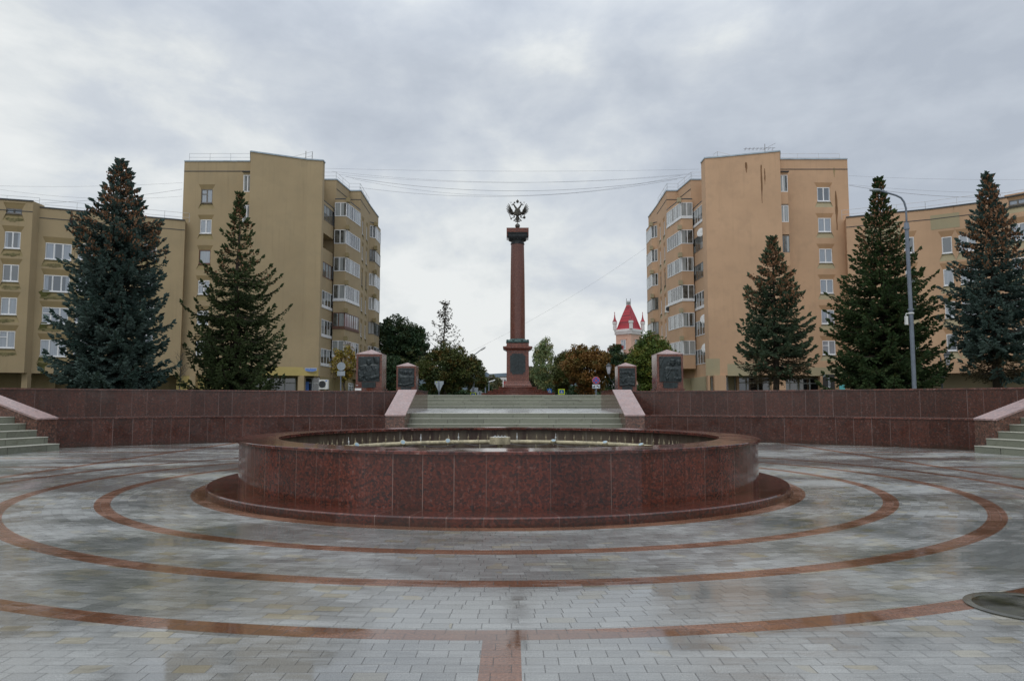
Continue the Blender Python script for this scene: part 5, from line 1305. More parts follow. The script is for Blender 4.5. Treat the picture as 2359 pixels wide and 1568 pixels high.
def spruce(base, H, prof, needle, label, seed, cones=0.0, nb=8, dz=.30, droop=.12, upturn=.30, twig=.30, clear=0.05, jag=.18, dead=0.0, sparse=1.0, name='spruce_tree', side=None):
    """prof: function of relative height 0..1 -> branch reach in metres"""
    rs = np.random.RandomState(seed); root = thing(name, base, label, 'spruce tree', 'spruces behind the curved walls')
    B = np.array(base)
    m = MB(); n = 14; pts = [V3(base)+V3((.05*math.sin(k*.9+seed)*H/12, .05*math.cos(k*1.3)*H/12, H*k/(n-1)*.985)) for k in range(n)]
    m.tube(pts, [max(.012, .020*H*(1-k/(n-1))**.9) for k in range(n)], 9); m.build('trunk', M['bark'], root, smooth=True)
    TP, TD, TL, limbs = [], [], [], MB(); CP = []
    z = H*clear; DP, DD, DL = [], [], []
    while z < H*.975:
        f = z/H; R = prof(f); nbr = max(4, int(round(nb*(1 if f < .8 else .8)))); a0 = rs.uniform(0, 6.28)
        whorl = rs.uniform(1-jag, 1+jag*.6)
        for k in range(nbr):
            az = a0+2*PI*k/nbr+rs.uniform(-.25, .25); L = R*rs.uniform(1-jag, 1+jag*.8)*whorl
            if side: L *= side(az, f)
            if L < .12: L = .12
            if rs.rand() > sparse: continue
            z0 = z+rs.uniform(-.5, .5)*dz
            el0 = (.75*f**1.5-.05)+rs.uniform(-.12, .12)                        # start angle: upper branches ascend
            ns = max(4, int(L/.11)); t_ = np.linspace(0, 1, ns)
            dirh = np.array([math.cos(az), math.sin(az), 0]); sidev = np.array([-math.sin(az), math.cos(az), 0])
            zz_ = L*(math.tan(el0)*t_*.6-droop*4*t_*(1-t_)*(1-f)+upturn*np.clip(t_-.55, 0, 1)**1.5*(1.2-f*.4)-droop*.8*t_*(1-f))
            wob = rs.uniform(-.08, .08)*L
            Pn = B+np.outer(L*t_, dirh)+np.outer(wob*np.sin(t_*3), sidev); Pn[:, 2] += z0+zz_-0
            Pn[:, 2] = np.maximum(Pn[:, 2], B[2]+.12)
            if L > .5: limbs.tube([V3(p) for p in Pn[::3]], [max(.006, .022*L*(1-q/len(Pn[::3]))) for q in range(len(Pn[::3]))], 4, cap=False)
            tang = norm(np.gradient(Pn, axis=0))
            isdead = dead > 0 and f < dead and rs.rand() < .8
            for sgn in (-1, 1):
                q0 = 0.18 if not isdead else .35
                sel = (t_ > q0*rs.uniform(.3, 1.2)); idx = np.where(sel)[0]
                for i in idx:
                    sl = (twig*(.55-.3*f)+.34*L*(1-t_[i])**.85*min(1, t_[i]*2.6))*rs.uniform(.7, 1.25)
                    sl = min(sl, .95)
                    d = norm((tang[i]*.62+sidev*sgn*.78+np.array([0, 0, rs.uniform(-.28, .02)-.15*(1-f)])))
                    nt = max(1, int(sl/.085))
                    for q in range(nt):
                        g = (q+rs.rand()*.6)/nt; bp = Pn[i]+d*sl*g+np.array([0, 0, -.10*sl*g*g*(1.5-f)])
                        dd = norm(d+tang[i]*.35*rs.rand()+rs.normal(size=3)*.30*np.array([1, 1, .6])+np.array([0, 0, -.05]))
                        (DP if isdead else TP).append(bp); (DD if isdead else TD).append(dd); (DL if isdead else TL).append(twig*rs.uniform(.5, 1.0)*(1-.3*g)*(1-.42*f))
            # tip
            for q in range(3): TP.append(Pn[-1]-tang[-1]*.05*q); TD.append(tang[-1]+rs.normal(size=3)*.2+np.array([0, 0, .25])); TL.append(twig*.9)
            if cones > 0 and f > .52 and rs.rand() < .8:
                nc = int(cones*(L+.3)*34*max(0, f-.50)**.6)
                for q in range(nc):
                    i = min(ns-1, int(ns*rs.uniform(.45, 1.0)**.6)); CP.append(Pn[i]+sidev*rs.uniform(-.14, .14)*min(1, L)+np.array([0, 0, .03])+rs.normal(size=3)*.05)
        z += dz*rs.uniform(.8, 1.2)*(1 if f < .75 else .72)
    # leader
    for q in range(30): TP.append(B+np.array([0, 0, H*(.94+.055*q/30)])); TD.append(np.array([rs.normal()*.5, rs.normal()*.5, .8])); TL.append(twig*.6)
    if len(limbs.v): limbs.build('branches', M['bark'], root); root.children[-1]['kind'] = 'stuff'
    def mk(P, D, L, name, mt, w0=.24):
        P, D, L = np.array(P), np.array(D), np.array(L)
        V, F = blades(P, D, L, L*w0+.012, rs); npmesh(name, V, F, mt, root)
    mk(TP, TD, TL, 'foliage', needle)
    if DP: mk(DP, DD, DL, 'dry_foliage', M['dead_needle'], .05)
    if CP:
        P = np.array(CP); n = len(P); L = rs.uniform(.07, .13, n); L = L*1.25; D = np.tile([0, 0, -1.0], (n, 1))+rs.normal(size=(n, 3))*.25
        V, F = blades(P, D, L, L*.28, rs); npmesh('cones', V, F, M['cone'], root); root.children[-1]['kind'] = 'stuff'
    return root
def base_at(x, D, y=895): p = at(x, y, D); return (p.x, D, PZ)
def Hof(y, D): return gz(y, D)-PZ
# profiles given as reach in picture units, converted at that tree's distance
def profile(pts, D, q=.92):
    xs = [p[0] for p in pts]; ys = [p[1]*D/FD*q for p in pts]
    return lambda f: float(np.interp(f, xs, ys))
spruce(base_at(281, 33, 364), Hof(364, 33), profile([(0, 120), (.07, 124), (.22, 122), (.31, 126), (.41, 120), (.5, 108), (.61, 98), (.70, 82), (.745, 66), (.80, 40), (.865, 25), (.90, 24), (.96, 10), (1, 3)], 33), M['blue_spruce'],
       'tallest blue spruce at left with brown cones in its top', 11, cones=1.4, nb=10, dz=.27, droop=.12, upturn=.26, twig=.29, jag=.22)
spruce(base_at(553, 37, 447), Hof(447, 37), profile([(0, 110), (.05, 112), (.16, 132), (.26, 124), (.38, 116), (.52, 96), (.565, 88), (.65, 58), (.68, 30), (.78, 32), (.80, 28), (.887, 14), (.96, 6), (1, 3)], 37, .84), M['spruce'],
       'dark ragged spruce with upswept branch tips before the left gable', 23, cones=.5, nb=8, dz=.36, droop=.16, upturn=.62, twig=.28, jag=.34)
spruce(base_at(1778, 37, 543), Hof(543, 37), profile([(0.1, 70), (.16, 92), (.28, 94), (.45, 76), (.6, 62), (.72, 44), (.82, 28), (.92, 12), (1, 3)], 37), M['spruce2'],
       'shorter spruce with bare lower trunk before the right gable', 37, cones=1.7, nb=10, dz=.29, droop=.10, upturn=.28, twig=.27, clear=.13, dead=.25, jag=.22)
spruce(base_at(2023, 36, 407), Hof(407, 36), profile([(0, 120), (.08, 130), (.25, 122), (.45, 100), (.6, 78), (.72, 52), (.82, 26), (.92, 13), (1, 3)], 36), M['spruce3'],
       'broad deep green spruce just left of the tall lamp post', 41, cones=.5, nb=10, dz=.27, droop=.10, upturn=.32, twig=.26, jag=.24)
spruce(base_at(2273, 33.5, 394), Hof(394, 33.5), profile([(0.1, 70), (.16, 92), (.3, 104), (.42, 100), (.55, 80), (.68, 60), (.76, 56), (.8, 26), (.9, 14), (.96, 8), (1, 3)], 33.5), M['blue_spruce'],
       'blue spruce at the right edge with orange brown cones and dry lower boughs', 53, cones=1.9, nb=10, dz=.29, droop=.14, upturn=.26, twig=.27, clear=.1, dead=.18, jag=.22)
def leafy(name, base, H, rx, ry, z0, leaf, label, seed, n=9000, ls=.16, ncl=60, shape=1.0, trunk=.16, cat='tree', group=None, hang=0.0, sparse=1.0, clr=.75, bark='bark'):
    """crown of leaf-sized faces gathered in clumps; tapered trunk and limbs"""
    rs = np.random.RandomState(seed); root = thing(name, base, label, cat, group); B = np.array(base, float)
    # clumps in an irregular ellipsoid
    C = []; zc = (z0+H)/2; rz = (H-z0)/2
    while len(C) < ncl:
        p = rs.normal(size=3); p /= np.linalg.norm(p); r = rs.uniform(.25, 1)**.5
        lump = 1+.16*math.sin(p[0]*4+seed)+.14*math.sin(p[2]*5+seed*2)
        taper = 1-max(0, p[2])*(1-shape)*.9
        C.append([p[0]*r*rx*.90*lump*taper, p[1]*r*ry*.90*taper, zc+p[2]*r*rz*.92, rs.uniform(.6, 1.2)*clr])
    C = np.array(C)
    cr = C[:, 3]*(rx/3.2)**.5
    pick = rs.randint(0, ncl, n); d = norm(rs.normal(size=(n, 3))); rad = cr[pick]*rs.uniform(.25, 1.06, n)**.6
    off = d*rad[:, None]*np.array([1, 1, .78])
    P = C[pick, :3]+off*1.12; P[:, 2] -= hang*rs.uniform(0, 1, n)**2*1.2
    P[:, 2] = np.maximum(P[:, 2], .15)
    P += B
    L = ls*rs.uniform(.6, 1.25, n); D = norm(d*.6+rs.normal(size=(n, 3))*.8+np.array([0, 0, -.3-hang])); S = norm(np.cross(D, rs.normal(size=(n, 3))))
    a = P-D*(L*.5)[:, None]; c = P+D*(L*.5)[:, None]; w_ = (L*.36)[:, None]; up = np.cross(D, S)*(L*.08)[:, None]
    V = np.stack([a, P+S*w_+up, c, P-S*w_+up], 1).reshape(-1, 3); F = np.arange(4*n).reshape(-1, 4)
    m = MB(); tp = V3(base); top = z0+(H-z0)*.75
    n_ = 8; m.tube([tp+V3((.12*math.sin(k+seed), .1*math.cos(k*1.7), top*k/(n_-1))) for k in range(n_)], [trunk*(1-.8*k/(n_-1)) for k in range(n_)], 8)
    m.build('trunk', M[bark], root, smooth=True)
    lm = MB()
    for k in range(0, ncl, 2):
        c_ = V3(C[k, :3])+tp; s = V3((tp.x, tp.y, tp.z+max(.5, min(top*.95, (C[k, 2])*rs.uniform(.45, .75))))); mid = s.lerp(c_, .5)+V3((0, 0, .15)); lm.tube([s, mid, c_], [trunk*.34, trunk*.2, trunk*.06], 4, cap=False)
        for q in range(3):
            e_ = c_+V3(norm(rs.normal(size=3))*cr[k]*.9); lm.tube([mid.lerp(c_, .6), e_], [trunk*.10, trunk*.03], 3, cap=False)
    lm.build('limbs', M[bark], root); root.children[-1]['kind'] = 'stuff'
    npmesh('crown', V, F, leaf, root)
    return root
def lt(name, x, D, ytop, wpx, leaf, label, seed, ybot=880, **kw):
    b = base_at(x, D); rx = wpx/2*D/FD*1.04; kw['n'] = int(kw.get('n', 9000)*1.5); kw['ls'] = kw.get('ls', .16)*1.2; kw['ncl'] = int(kw.get('ncl', 60)*1.4); return leafy(name, b, Hof(ytop, D), rx, kw.pop('ry', rx), max(.3, gz(ybot, D)-PZ), leaf, label, seed, **kw)
# left of the column
lt('broadleaf_tree', 905, 92, 722, 108, M['leaf_dg'], 'dark green broadleaf tree touching the left tower, taller of the pair', 1, 905, n=15000, ls=.24, ncl=80)
lt('broadleaf_tree', 958, 90, 738, 84, M['leaf_dg'], 'dark green broadleaf tree second from the left tower, slightly lower', 2, 905, n=12000, ls=.24, ncl=64)
lt('broadleaf_tree', 900, 78, 818, 92, M['leaf_dg'], 'low dark green tree between the two left piers', 3, 908, n=9000, ls=.20, ncl=50)
lt('autumn_tree', 1028, 76, 792, 138, M['leaf_mix'], 'round green and brown autumn tree behind the triangular sign back', 4, 908, n=17000, ls=.18, ncl=90, bark='barkg')
lt('broadleaf_tree', 1088, 100, 826, 52, M['leaf_mix'], 'smaller yellow green tree right of the round autumn tree', 5, 908, n=7000, ls=.2, ncl=40)
# bare larch with a few clumps
def larch(x, D, ytop, label, seed):
    b = base_at(x, D); H = Hof(ytop, D); rs = np.random.RandomState(seed); root = thing('larch_tree', b, label, 'larch tree'); m = MB()
    tp = V3(b); m.tube([tp+V3((.1*math.sin(k), 0, H*k/9)) for k in range(10)], [.2*(1-k/9.6) for k in range(10)], 7); m.build('trunk', M['bark'], root)
    lm = MB(); TP, TD, TL = [], [], []; z = H*.30
    while z < H*.97:
        f = z/H; R = (1-f)*H*.30+.25
        for k in range(5):
            az = rs.uniform(0, 6.28); L = R*rs.uniform(.55, 1.2); dh = np.array([math.cos(az), math.sin(az), 0]); ns = 9; t_ = np.linspace(0, 1, ns)
            P = np.array(b)+np.outer(L*t_, dh); P[:, 2] += z+L*(-.45*t_+.75*t_**2.2)
            lm.tube([V3(p) for p in P], [.028*(1-.8*q) for q in t_], 4, cap=False)
            for i in range(1, ns):
                for q in range(1 if i < ns-1 else 4):
                    d = rs.normal(size=3)*.6+dh*.3+np.array([0, 0, -.3 if i < ns-1 else .3]); TP.append(P[i]+rs.normal(size=3)*.05); TD.append(d); TL.append(rs.uniform(.15, .34))
        z += rs.uniform(.30, .5)
    lm.build('branches', M['bark'], root); root.children[-1]['kind'] = 'stuff'
    V, F = blades(np.array(TP), np.array(TD), np.array(TL), np.array(TL)*.20, rs); npmesh('twigs', V, F, M['larch'], root)
larch(1023, 84, 688, 'thin half bare conifer rising above the round autumn tree', 6)
# right of the column
lt('birch_tree', 1254, 105, 772, 74, M['leaf_bi'], 'airy pale green birch just right of the column', 7, 905, n=6500, ls=.2, ncl=52, shape=.8, hang=.8, clr=.62, bark='barkg')
lt('broadleaf_tree', 1236, 118, 838, 52, M['leaf_far'], 'dull green tree directly right of the column pedestal', 8, 908, n=7000, ls=.24, ncl=40)
lt('autumn_linden', 1300, 84, 802, 66, M['leaf_mix'], 'green brown clipped linden nearest the birch', 9, 906, n=11000, ls=.18, ncl=60, group='lindens along the street')
lt('autumn_linden', 1352, 74, 790, 112, M['leaf_or'], 'orange brown round linden behind the no stopping sign', 10, 908, n=18000, ls=.17, ncl=90, group='lindens along the street')
lt('linden_tree', 1424, 80, 790, 58, M['leaf_dg'], 'dark green linden left of the bright green one', 12, 908, n=9000, ls=.18, ncl=50, group='lindens along the street')
lt('linden_tree', 1502, 66, 769, 118, M['leaf_gr'], 'large bright green linden between the two right piers', 13, 908, n=20000, ls=.165, ncl=95, group='lindens along the street')
# far along the street
for i, (x, D, yt, w_, lf, lab) in enumerate(((1117, 160, 870, 22, 'leaf_dg', 'dark distant tree left of the far street lamps'), (1132, 190, 862, 30, 'leaf_far', 'yellowish distant tree behind the twin lamp heads'), (1148, 240, 868, 20, 'leaf_far', 'faded distant tree nearest the column base on its left'), (1106, 130, 850, 26, 'leaf_mix', 'brownish distant tree beside the smaller yellow green tree'))):
    lt('distant_tree', x, D, yt, w_, M[lf], lab, 30+i, 908, n=4500, ls=.40, ncl=30, group='distant street trees')
for i, (x, D, yt, w_) in enumerate(((-60, 110, 840, 120), (2420, 110, 840, 120))): pass
def wood(x0, x1, D, label, seed, n=9000):
    rs = np.random.RandomState(seed); xa, xb = gx(x0, D), gx(x1, D); P = np.stack([rs.uniform(xa, xb, n), D+rs.uniform(0, 6, n), np.zeros(n)], 1)
    top = gz(884, D)-PZ; P[:, 2] = PZ-.5+rs.uniform(0, 1, n)**.8*(top+.5)*(.72+.28*np.sin(P[:, 0]*.9+seed)*np.sin(P[:, 0]*.37)); dd = rs.normal(size=(n, 3)); V, F = blades(P, dd, rs.uniform(.3, .6, n), rs.uniform(.12, .24, n), rs, False)
    o = npmesh('undergrowth', V, F, M['leaf_dg'], None); tag(o, label, 'shrubs', kind='stuff')
wood(862, 1108, 112, 'dark undergrowth beneath the trees left of the column', 1); wood(1206, 1560, 122, 'dark undergrowth beneath the trees right of the column', 2, 12000)
# young and sparse trees in front of the left building
lt('young_yellow_tree', 792, 58, 790, 62, M['leaf_ye'], 'small sparse yellow leaved tree between the left tower and the large pier', 20, 880, n=1500, ls=.13, ncl=44, trunk=.09, clr=.55)
lt('yellow_bush', 205, 36.5, 868, 58, M['leaf_ye'], 'yellow green bush at the foot of the tall blue spruce', 21, 900, n=2200, ls=.10, ncl=34, trunk=.03, clr=.35)
def bare_tree(x, D, ytop, label, seed):
    b = V3(base_at(x, D)); H = Hof(ytop, D); rg = random.Random(seed); root = thing('bare_young_tree', b, label, 'tree'); m = MB()
    m.tube([b, b+V3((.04, 0, H*.5)), b+V3((-.03, 0, H))], [.035, .024, .006], 6); m.build('trunk', M['barkg'], root); lm = MB()
    for k in range(20):
        z = H*(.3+.65*k/20); a = rg.uniform(0, 6.28); L = (1.2-.9*k/20)*.75; s = b+V3((0, 0, z)); e_ = s+V3((math.cos(a)*L*.7, math.sin(a)*L*.7, L*.75)); lm.tube([s, s.lerp(e_, .5)-V3((0, 0, .03)), e_], [.013, .009, .003], 4)
        for q in range(3): p_ = s.lerp(e_, rg.uniform(.4, .9)); lm.tube([p_, p_+V3((rg.uniform(-.2, .2), rg.uniform(-.2, .2), rg.uniform(.1, .3)))], [.006, .002], 3)
    lm.build('branches', M['barkg'], root); root.children[-1]['kind'] = 'stuff'
bare_tree(413, 40, 812, 'thin leafless young tree between the blue spruce and the dark ragged spruce', 3)
# ================================================================== STREET FURNITURE
def post(name, x, D, label, cat, ytop, r=.03, group=None):
    b = at(x, 895, D); root = thing(name, (b.x, D, PZ), label, cat, group); m = MB(); m.tube([(b.x, D, PZ), (gx(x, D), D, gz(ytop, D))], r, 10); m.build('post', M['pole'], root); return root, b.x
def disc(cx, y, z, r, mt, name, parent, th=.015, seg=28):
    m = MB(); m.tube([(cx, y, z), (cx, y-th, z)], r, seg); return m.build(name, mt, parent)
# round sign back with plate
r_, X_ = post('road_sign', 785.5, 41, 'back of a round road sign with plate below, beside the left large pier', 'road sign', 838, .032)
D = 41; rr_ = 15*D/FD*.62
m = MB(); cz = gz(848.5, D); m.tube([(X_, D-.05, gz(843.5, D)), (X_, D-.035, gz(843.5, D))], 9.6*D/FD, 28); m.build('sign_back', M['signback'], r_)
w_ = 9.0*D/FD; m = MB(); m.box(X_-w_, X_+w_, D-.05, D-.035, gz(865.5, D), gz(854.5, D)); m.build('plate_back', M['signback'], r_)
for k in range(2): pass
# triangle (give way) back
r_, X_ = post('road_sign', 1011.5, 62, 'back of a downward pointing triangular sign before the round autumn tree', 'road sign', 879, .035)
D = 62; m = MB(); hw2 = 10.2*D/FD; zt1, zt2, zb1 = gz(877.5, D), gz(885, D), gz(902, D); prf = [(-hw2, zt1), (hw2, zt1), (hw2, zt2), (hw2*.86, zt2), (.04, zb1), (-.04, zb1), (-hw2*.86, zt2), (-hw2, zt2)]
def flat(m, prf, X_, y, th=.015): n = len(prf); m.add([(X_+x, y, z) for x, z in prf]+[(X_+x, y+th, z) for x, z in prf], [tuple(range(n-1, -1, -1)), tuple(range(n, 2*n))]+[(i, (i+1) % n, n+(i+1) % n, n+i) for i in range(n)])
flat(m, prf, X_, D+.05); m.build('sign_back', M['signback'], r_)
m = MB(); m.box(X_-.26, X_-.20, D+.04, D+.049, zt1-.12, zt1-.04); m.build('sticker', M['signy'], r_)
# no stopping sign with tow plate
D = 50; r_, X_ = post('road_sign', 1373.0, D, 'round blue and red no stopping sign with tow truck plate', 'road sign', 868, .035)
X_ = gx(1372.3, D); cz = gz(876, D); R_ = 8.9*D/FD
disc(X_, D-.04, cz, R_, M['signw'], 'edge', r_); disc(X_, D-.056, cz, R_*.96, M['redp'], 'red_ring', r_); disc(X_, D-.072, cz, R_*.76, M['blue'], 'blue_field', r_)
m = MB()
for a in (PI/4, -PI/4): m.obox((X_, D-.09, cz), (math.cos(a), 0, math.sin(a)), (0, 1, 0), (-math.sin(a), 0, math.cos(a)), -R_*.8, R_*.8, -.003 if a > 0 else 0, .002 if a > 0 else .003, -R_*.085, R_*.085)
m.build('cross_bars', M['redp'], r_)
z1, z0 = gz(885.2, D), gz(894.2, D); 
m = MB(); m.box(X_-R_, X_+R_, D-.055, D-.04, z0, z1); pl_ = m.build('plate', M['signw'], r_)
m = MB(); s = R_; zc = (z0+z1)/2
m.box(X_-s*.92, X_-s*.30, D-.062, D-.056, zc-.06, zc-.03); m.box(X_-s*.55, X_-s*.30, D-.062, D-.056, zc-.029, zc+.03)
m.obox((X_-s*.45, D-.06, zc), (.8, 0, .6), (0, 1, 0), (-.6, 0, .8), -.06, .10, -.002, .004, .03, .042)
m.obox((X_+s*.45, D-.06, zc+.01), (.88, 0, -.47), (0, 1, 0), (.47, 0, .88), -.10, .10, -.002, .004, -.022, .024); m.box(X_+s*.30, X_+s*.42, D-.064, D-.061, zc+.02, zc+.06)
for dx in (-.85, -.4, .72): m.tube([(X_+s*dx, D-.056, zc-.07), (X_+s*dx, D-.063, zc-.07)], .02, 10)
m.build('tow_truck_symbol', M['inkd'], pl_)
# pedestrian crossing signs
D = 95; r_, X_ = post('road_sign', 1265.7, D, 'blue pedestrian crossing sign with white triangle right of the column steps', 'road sign', 893, .04)
h_ = 8.0*D/FD*.98/2; cz = gz(900, D)-.0; h_ = 5.3*1.5*D/FD/1.5
m = MB(); m.box(X_-h_, X_+h_, D-.06, D-.04, cz-h_, cz+h_); m.build('blue_field', M['blue'], r_)
m = MB(); flat(m, [(-h_*.72, cz-h_*.62), (h_*.72, cz-h_*.62), (0, cz+h_*.74)], X_, D-.08); m.build('white_triangle', M['signw'], r_)
m = MB(); m.tube([(X_, D-.085, cz+h_*.18), (X_, D-.09, cz+h_*.18)], .045, 8); m.tube([(X_, D-.09, cz+h_*.05), (X_, D-.09, cz-h_*.2)], .035, 6); m.tube([(X_, D-.09, cz-h_*.2), (X_-.1, D-.09, cz-h_*.55)], .022, 5); m.tube([(X_, D-.09, cz-h_*.2), (X_+.1, D-.09, cz-h_*.55)], .022, 5); m.build('walking_figure', M['inkd'], r_)
for x, yt, yb, D, wp, lab in ((1293.5, 895.5, 908.5, 80, 15, 'yellow bordered blue sign partly hidden by the linden, right of the crossing sign'), (1090.0, 903.5, 914, 80, 13, 'yellow bordered crossing sign just above the top step, left of the column')):
    r_, X_ = post('road_sign', x, D, lab, 'road sign', yt+1, .035); w_ = wp/2*D/FD; za, zb = gz(yb, D), gz(yt, D)
    m = MB(); m.box(X_-w_, X_+w_, D-.06, D-.04, za, zb); m.build('yellow_border', M['signy'], r_)
    k = .80; zc, hh = (za+zb)/2, (zb-za)/2; m = MB(); m.box(X_-w_*.7, X_+w_*.7, D-.075, D-.061, zc-hh*.66, zc+hh*.66); m.build('blue_field', M['blue'], r_)
    m = MB(); flat(m, [(-w_*.4, zc-hh*.5), (w_*.4, zc-hh*.5), (0, zc+hh*.5)], X_, D-.09); m.build('white_triangle', M['signw'], r_)
# sign backs at the far junction
D = 84; r_, X_ = post('road_sign', 1090.2, D, 'grey diamond shaped sign back on a concrete pole left of the column', 'road sign', 886, .06)
m = MB(); q = 9.5*D/FD; cz = gz(898.5, D); flat(m, [(-q*.75, cz), (0, cz-q*.75), (q*.75, cz), (0, cz+q*.75)], X_-.05, D+.06); m.build('sign_back', M['signback'], r_)
m = MB(); m.box(X_+.1, X_+.55, D+.08, D+.1, cz-.30, cz+.30); m.build('plate_back', M['signback'], r_)
D = 86; r_, X_ = post('road_sign', 1105.5, D, 'back of a small round sign at the far junction', 'road sign', 902, .05); disc(X_, D+.06, gz(906.5, D), .33, M['signback'], 'sign_back', r_)
# street lamps -------------------------------------------------------
D = 30.5; X_ = at(2106.5, 895, D).x; zb = PZ
lp = thing('street_lamp', (X_, D, PZ), 'tall grey street lamp with curved arm and camera box, right side of the square', 'street lamp')
zt = gz(522, D); zm = gz(712, D)
Xt = X_-.02
m = MB(); m.tube([(X_, D, zb), (X_, D, zm)], .085, 16); m.tube([(X_, D, zm-.05), (X_, D, zm+.02)], .125, 16); m.tube([(X_, D, zm), (Xt, D, zt)], .078, 16); m.tube([(Xt, D, zt-.12), (Xt, D, zt+.16)], [.115, .09], 14); m.build('post', M['pole'], lp, smooth=False)
pts = [(2086.5, 522), (2086, 500), (2085, 480), (2081, 466), (2074, 456), (2062, 450), (2048, 446), (2032, 441), (2020, 438)]
x_off = Xt-gx(2086.5, D, 522)
m = MB(); m.tube([V3((gx(x, D, y)+x_off, D, gz(y, D))) for x, y in pts], .040, 10); m.build('arm', M['pole'], lp, smooth=True)
P = V3((gx(2014, D, 438)+x_off, D, gz(438, D))); m = MB(); m.ell(P, (.26, .11, .06), 14, 8); m.build('lamp_head', M['signback'], lp)
m = MB(); P = at(2095, 741, D); m.box(X_-.25, X_-.16, D-.06, D+.06, gz(748, D), gz(728, D)); m.build('camera_box', M['white'], lp); m = MB(); m.tube([(X_-.22, D, gz(727, D)), (X_-.2, D, gz(722, D)), (X_+.12, D, gz(722, D))], .02, 6); m.tube([(X_, D, gz(723, D)), (X_, D, gz(720, D))], .12, 14); m.build('clamp', M['white'], lp)
def lantern(x, y, D, px, label, flip=1):
    """old style lantern hung on a scrolled arm from a black post; x,y lantern middle, px post x"""
    L = at(x, y, D); X_ = gx(px, D); root = thing('lantern_post', (X_, D, PZ), label, 'lantern', 'black old style lanterns'); k = D/FD
    m = MB(); m.lathe([(.12, PZ), (.12, PZ+.1), (.06, PZ+.25), (.045, L.z-.2), (.03, L.z+.1)], (X_, D, 0), 12)
    m.build('post', M['black'], root)
    m = MB(); dx = L.x-X_; m.tube([(X_, D, L.z-1.0), (X_+dx*.35, D, L.z-1.05), (X_+dx*.75, D, L.z-.85), (L.x, D, L.z-.45), (L.x, D, L.z-.38)], [.03, .03, .026, .022, .022], 8); m.tube([(X_, D, L.z-.6), (X_+dx*.3, D, L.z-.75), (X_+dx*.5, D, L.z-.95)], .014, 6); m.build('scroll_arm', M['black'], root)
    m = MB(); m.lathe([(.09, -.36), (.20, .19)], tuple(L), 6, cap=True); m.build('glass', M['lantern'], root)
    m = MB(); m.lathe([(.08, -.40), (.11, -.37), (.10, -.35)], tuple(L), 6); m.lathe([(.24, .192), (.23, .24), (.15, .34), (.12, .38), (.04, .44), (.015, .50)], tuple(L), 6)
    for q in range(6):
        a = 2*PI*q/6; m.tube([L+V3((.092*math.cos(a), .092*math.sin(a), -.36)), L+V3((.205*math.cos(a), .205*math.sin(a), .19))], .012, 4)
    m.build('lantern_frame', M['black'], root)
lantern(1402.5, 850, 56, 1419, 'black lantern left of the smaller right pier')
lantern(2183, 826, 42, 2166, 'black lantern on a scrolled arm right of the tall street lamp')
def slamp(px, ytop, D, hx, hy, label, r=.08, heads=((0, 0),), mt='pole'):
    X_ = gx(px, D); root = thing('street_lamp', (X_, D, PZ), label, 'street lamp'); m = MB(); zt = gz(ytop, D)
    m.tube([(X_, D, PZ-.5), (X_, D, zt)], [r*1.3, r], 8); m.build('post', M[mt], root); m = MB(); H_ = V3((gx(hx, D), D, gz(hy, D))); m.tube([(X_, D, zt), (X_+(H_.x-X_)*.12, D, zt+(H_.z-zt)*.45), H_], r*.5, 6); m.build('arm', M[mt], root)
    m = MB(); d = (H_-V3((X_, D, zt))); d.z *= .5; d.normalize(); m.tube([H_-d*.1, H_+d*.15, H_+d*.55, H_+d*.7], [.05, .11, .12, .04], 8); m.build('lamp_head', M['white'] if mt != 'barkg' else M['rust'], root)
slamp(1091, 826, 82, 1106.5, 806.5, 'tall cobra head lamp above the trees left of the column', .10)
slamp(1107, 868, 100, 1124, 873 if False else 853.5+15, 'dark lamp on a wooden pole at the far junction', .09, mt='barkg')
slamp(1118.5, 884, 150, 1127, 879, 'distant white lamp head, left of the pair above the street', .10)
slamp(1126.5, 884, 158, 1134, 877.5, 'distant white lamp head, right of the pair above the street', .10)
# small warning board, parking signs near the piers
sb = thing('info_board', at(828, 893, 36.5), 'small dark red and white board low beside the large left pier', 'board'); a_, b_ = at(818.5, 884, 36.5), at(832.5, 899, 36.5); m = MB(); m.box(a_.x, b_.x, 36.5, 36.56, PZ-.0, a_.z); m.build('panel', simple('maroon_board', (.10, .025, .015), .5, .1, 3), sb)
m = MB(); m.box(a_.x, b_.x, 36.44, 36.49, gz(899, 36.5), gz(894, 36.5)); m.box(a_.x+.03, a_.x+.14, 36.485, 36.495, a_.z-.08, a_.z-.06); m.build('white_strip', M['white'], sb)
# printed banner on the right tower's end pillar
bn = thing('printed_banner', (gx(1905, 66.3), 66.2, 3), 'black and white printed banner with teal and yellow print, by the right tower', 'banner')
a_, b_ = at(1895.5, 862, 66.2), at(1951, 900, 66.2); m = MB(); m.box(a_.x, a_.x+1.05, 66.2, 66.26, PZ+.1, a_.z); m.build('panel', M['inkd'], bn)
m = MB(); rg = random.Random(4)
for k in range(16):
    t_ = k/15; x = a_.x+.32+.30*math.sin(t_*2.2)*.8; z = PZ+.25+t_*(a_.z-PZ-.5); m.obox((x, 66.19, z), (math.cos(.5-t_*.7), 0, math.sin(.5-t_*.7)), (0, 1, 0), (-math.sin(.5-t_*.7), 0, math.cos(.5-t_*.7)), -.11, .11, -.004, .008, -.02, .022)
m.box(a_.x+.02, a_.x+.6, 66.186, 66.198, PZ+.85, PZ+1.02); m.box(a_.x+.02, a_.x+.28, 66.186, 66.198, a_.z-.22, a_.z-.04)
m.build('white_print', M['signw'], bn)
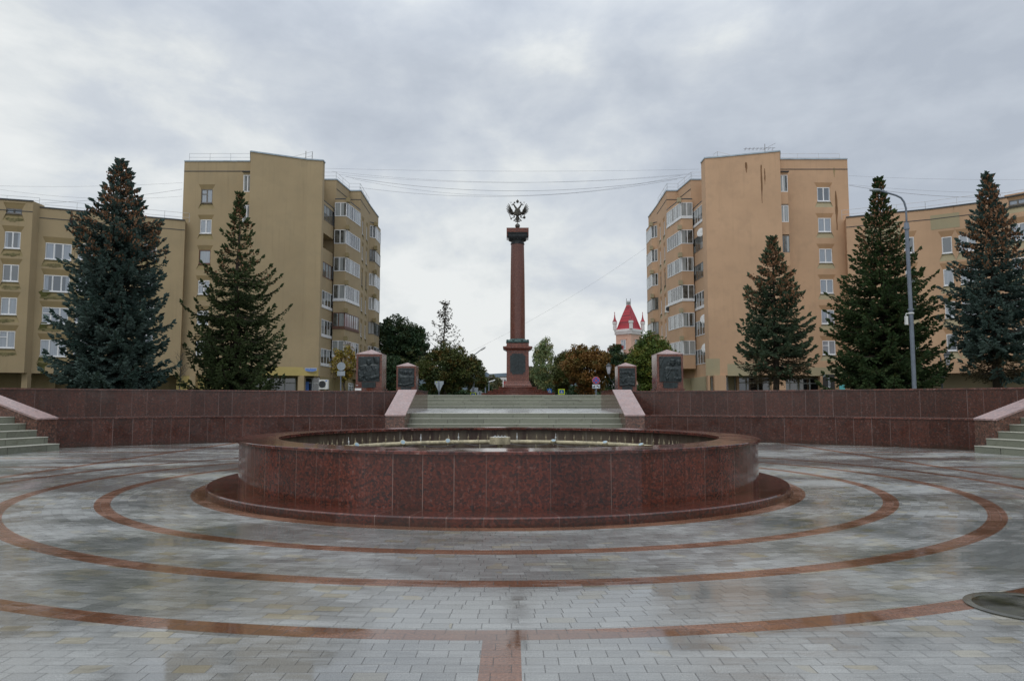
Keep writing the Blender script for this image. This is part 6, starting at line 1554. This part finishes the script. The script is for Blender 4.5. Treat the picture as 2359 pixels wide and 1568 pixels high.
m = MB(); m.box(a_.x+1.45, a_.x+1.95, 66.2, 66.26, PZ+.1, a_.z-.75); m.build('teal_panel', M['teal'], bn); m = MB(); m.box(a_.x+1.5, a_.x+2.2, 66.2, 66.27, a_.z-.45, a_.z-.12); m.build('yellow_panel', M['yelp'], bn)
m = MB(); xp = gx(1961, 66.4, 700); m.tube([(xp, 65.9, PZ), (xp, 65.9, gz(498, 66))], .07, 8); m.build('downpipe', M['tin'], WR[0])
b = MB(); b.box(gx(1901.5, 66.8), LRr['A0'][0]+.1, 66.95, 67.3, PZ, BODY0-.006); b.build('end_wall', M['st_r'], TR)
# wires strung between the roofs
def wire(p0, D0, p1, D1, sag, label_i, r=.016, parent=None):
    r *= .62
    a, b = at(*p0, D0), at(*p1, D1); m = MB(); n = 28
    m.tube([a.lerp(b, k/n)+V3((0, 0, -sag*4*(k/n)*(1-k/n))) for k in range(n+1)], r, 4, cap=False)
    o = m.build('overhead_wire', M['cable'], None); tag(o, label_i, 'wire', 'wires strung between the rooftops')
LW = ['topmost thin wire between the two towers', 'second wire from the top between the two towers', 'third wire from the top between the two towers', 'thickest middle wire between the two towers', 'fifth wire from the top between the two towers', 'lowest sagging wire between the two towers']
for k, (y0, y1, sg, r) in enumerate(((388, 390, .25, .012), (395, 401, 1.0, .012), (402, 400, .9, .012), (407, 408, 1.5, .022), (412, 404, 2.0, .014), (432, 413, 1.4, .018))):
    wire((748+k*16, y0), 72+k*1.2, (1610-k*10, y1), 72+k, sg, LW[k], r)
wire((420, 436), 67.8, (-120, 470), 62, .5, 'thicker wire running left from the left tower above the lower wing', .018)
wire((420, 421), 67.8, (-120, 424), 64, .3, 'upper thin wire running left from the left tower', .012)
wire((420, 452), 67.8, (-120, 415), 64, .8, 'crossing thin wire running left from the left tower', .012)
wire((1955, 427), 67.2, (2480, 446), 62, .7, 'thicker wire running right from the right tower', .022)
wire((1955, 425), 67.2, (2480, 440), 62, .4, 'thin wire running right from the right tower, close above the thicker one', .012)
wire((1955, 405), 67.2, (2480, 412), 62, .2, 'uppermost faint wire running right from the right tower', .010)
wire((1495, 566), 84, (1068, 818), 84, .6, 'single wire slanting down from the right tower to the trees left of the column', .010)
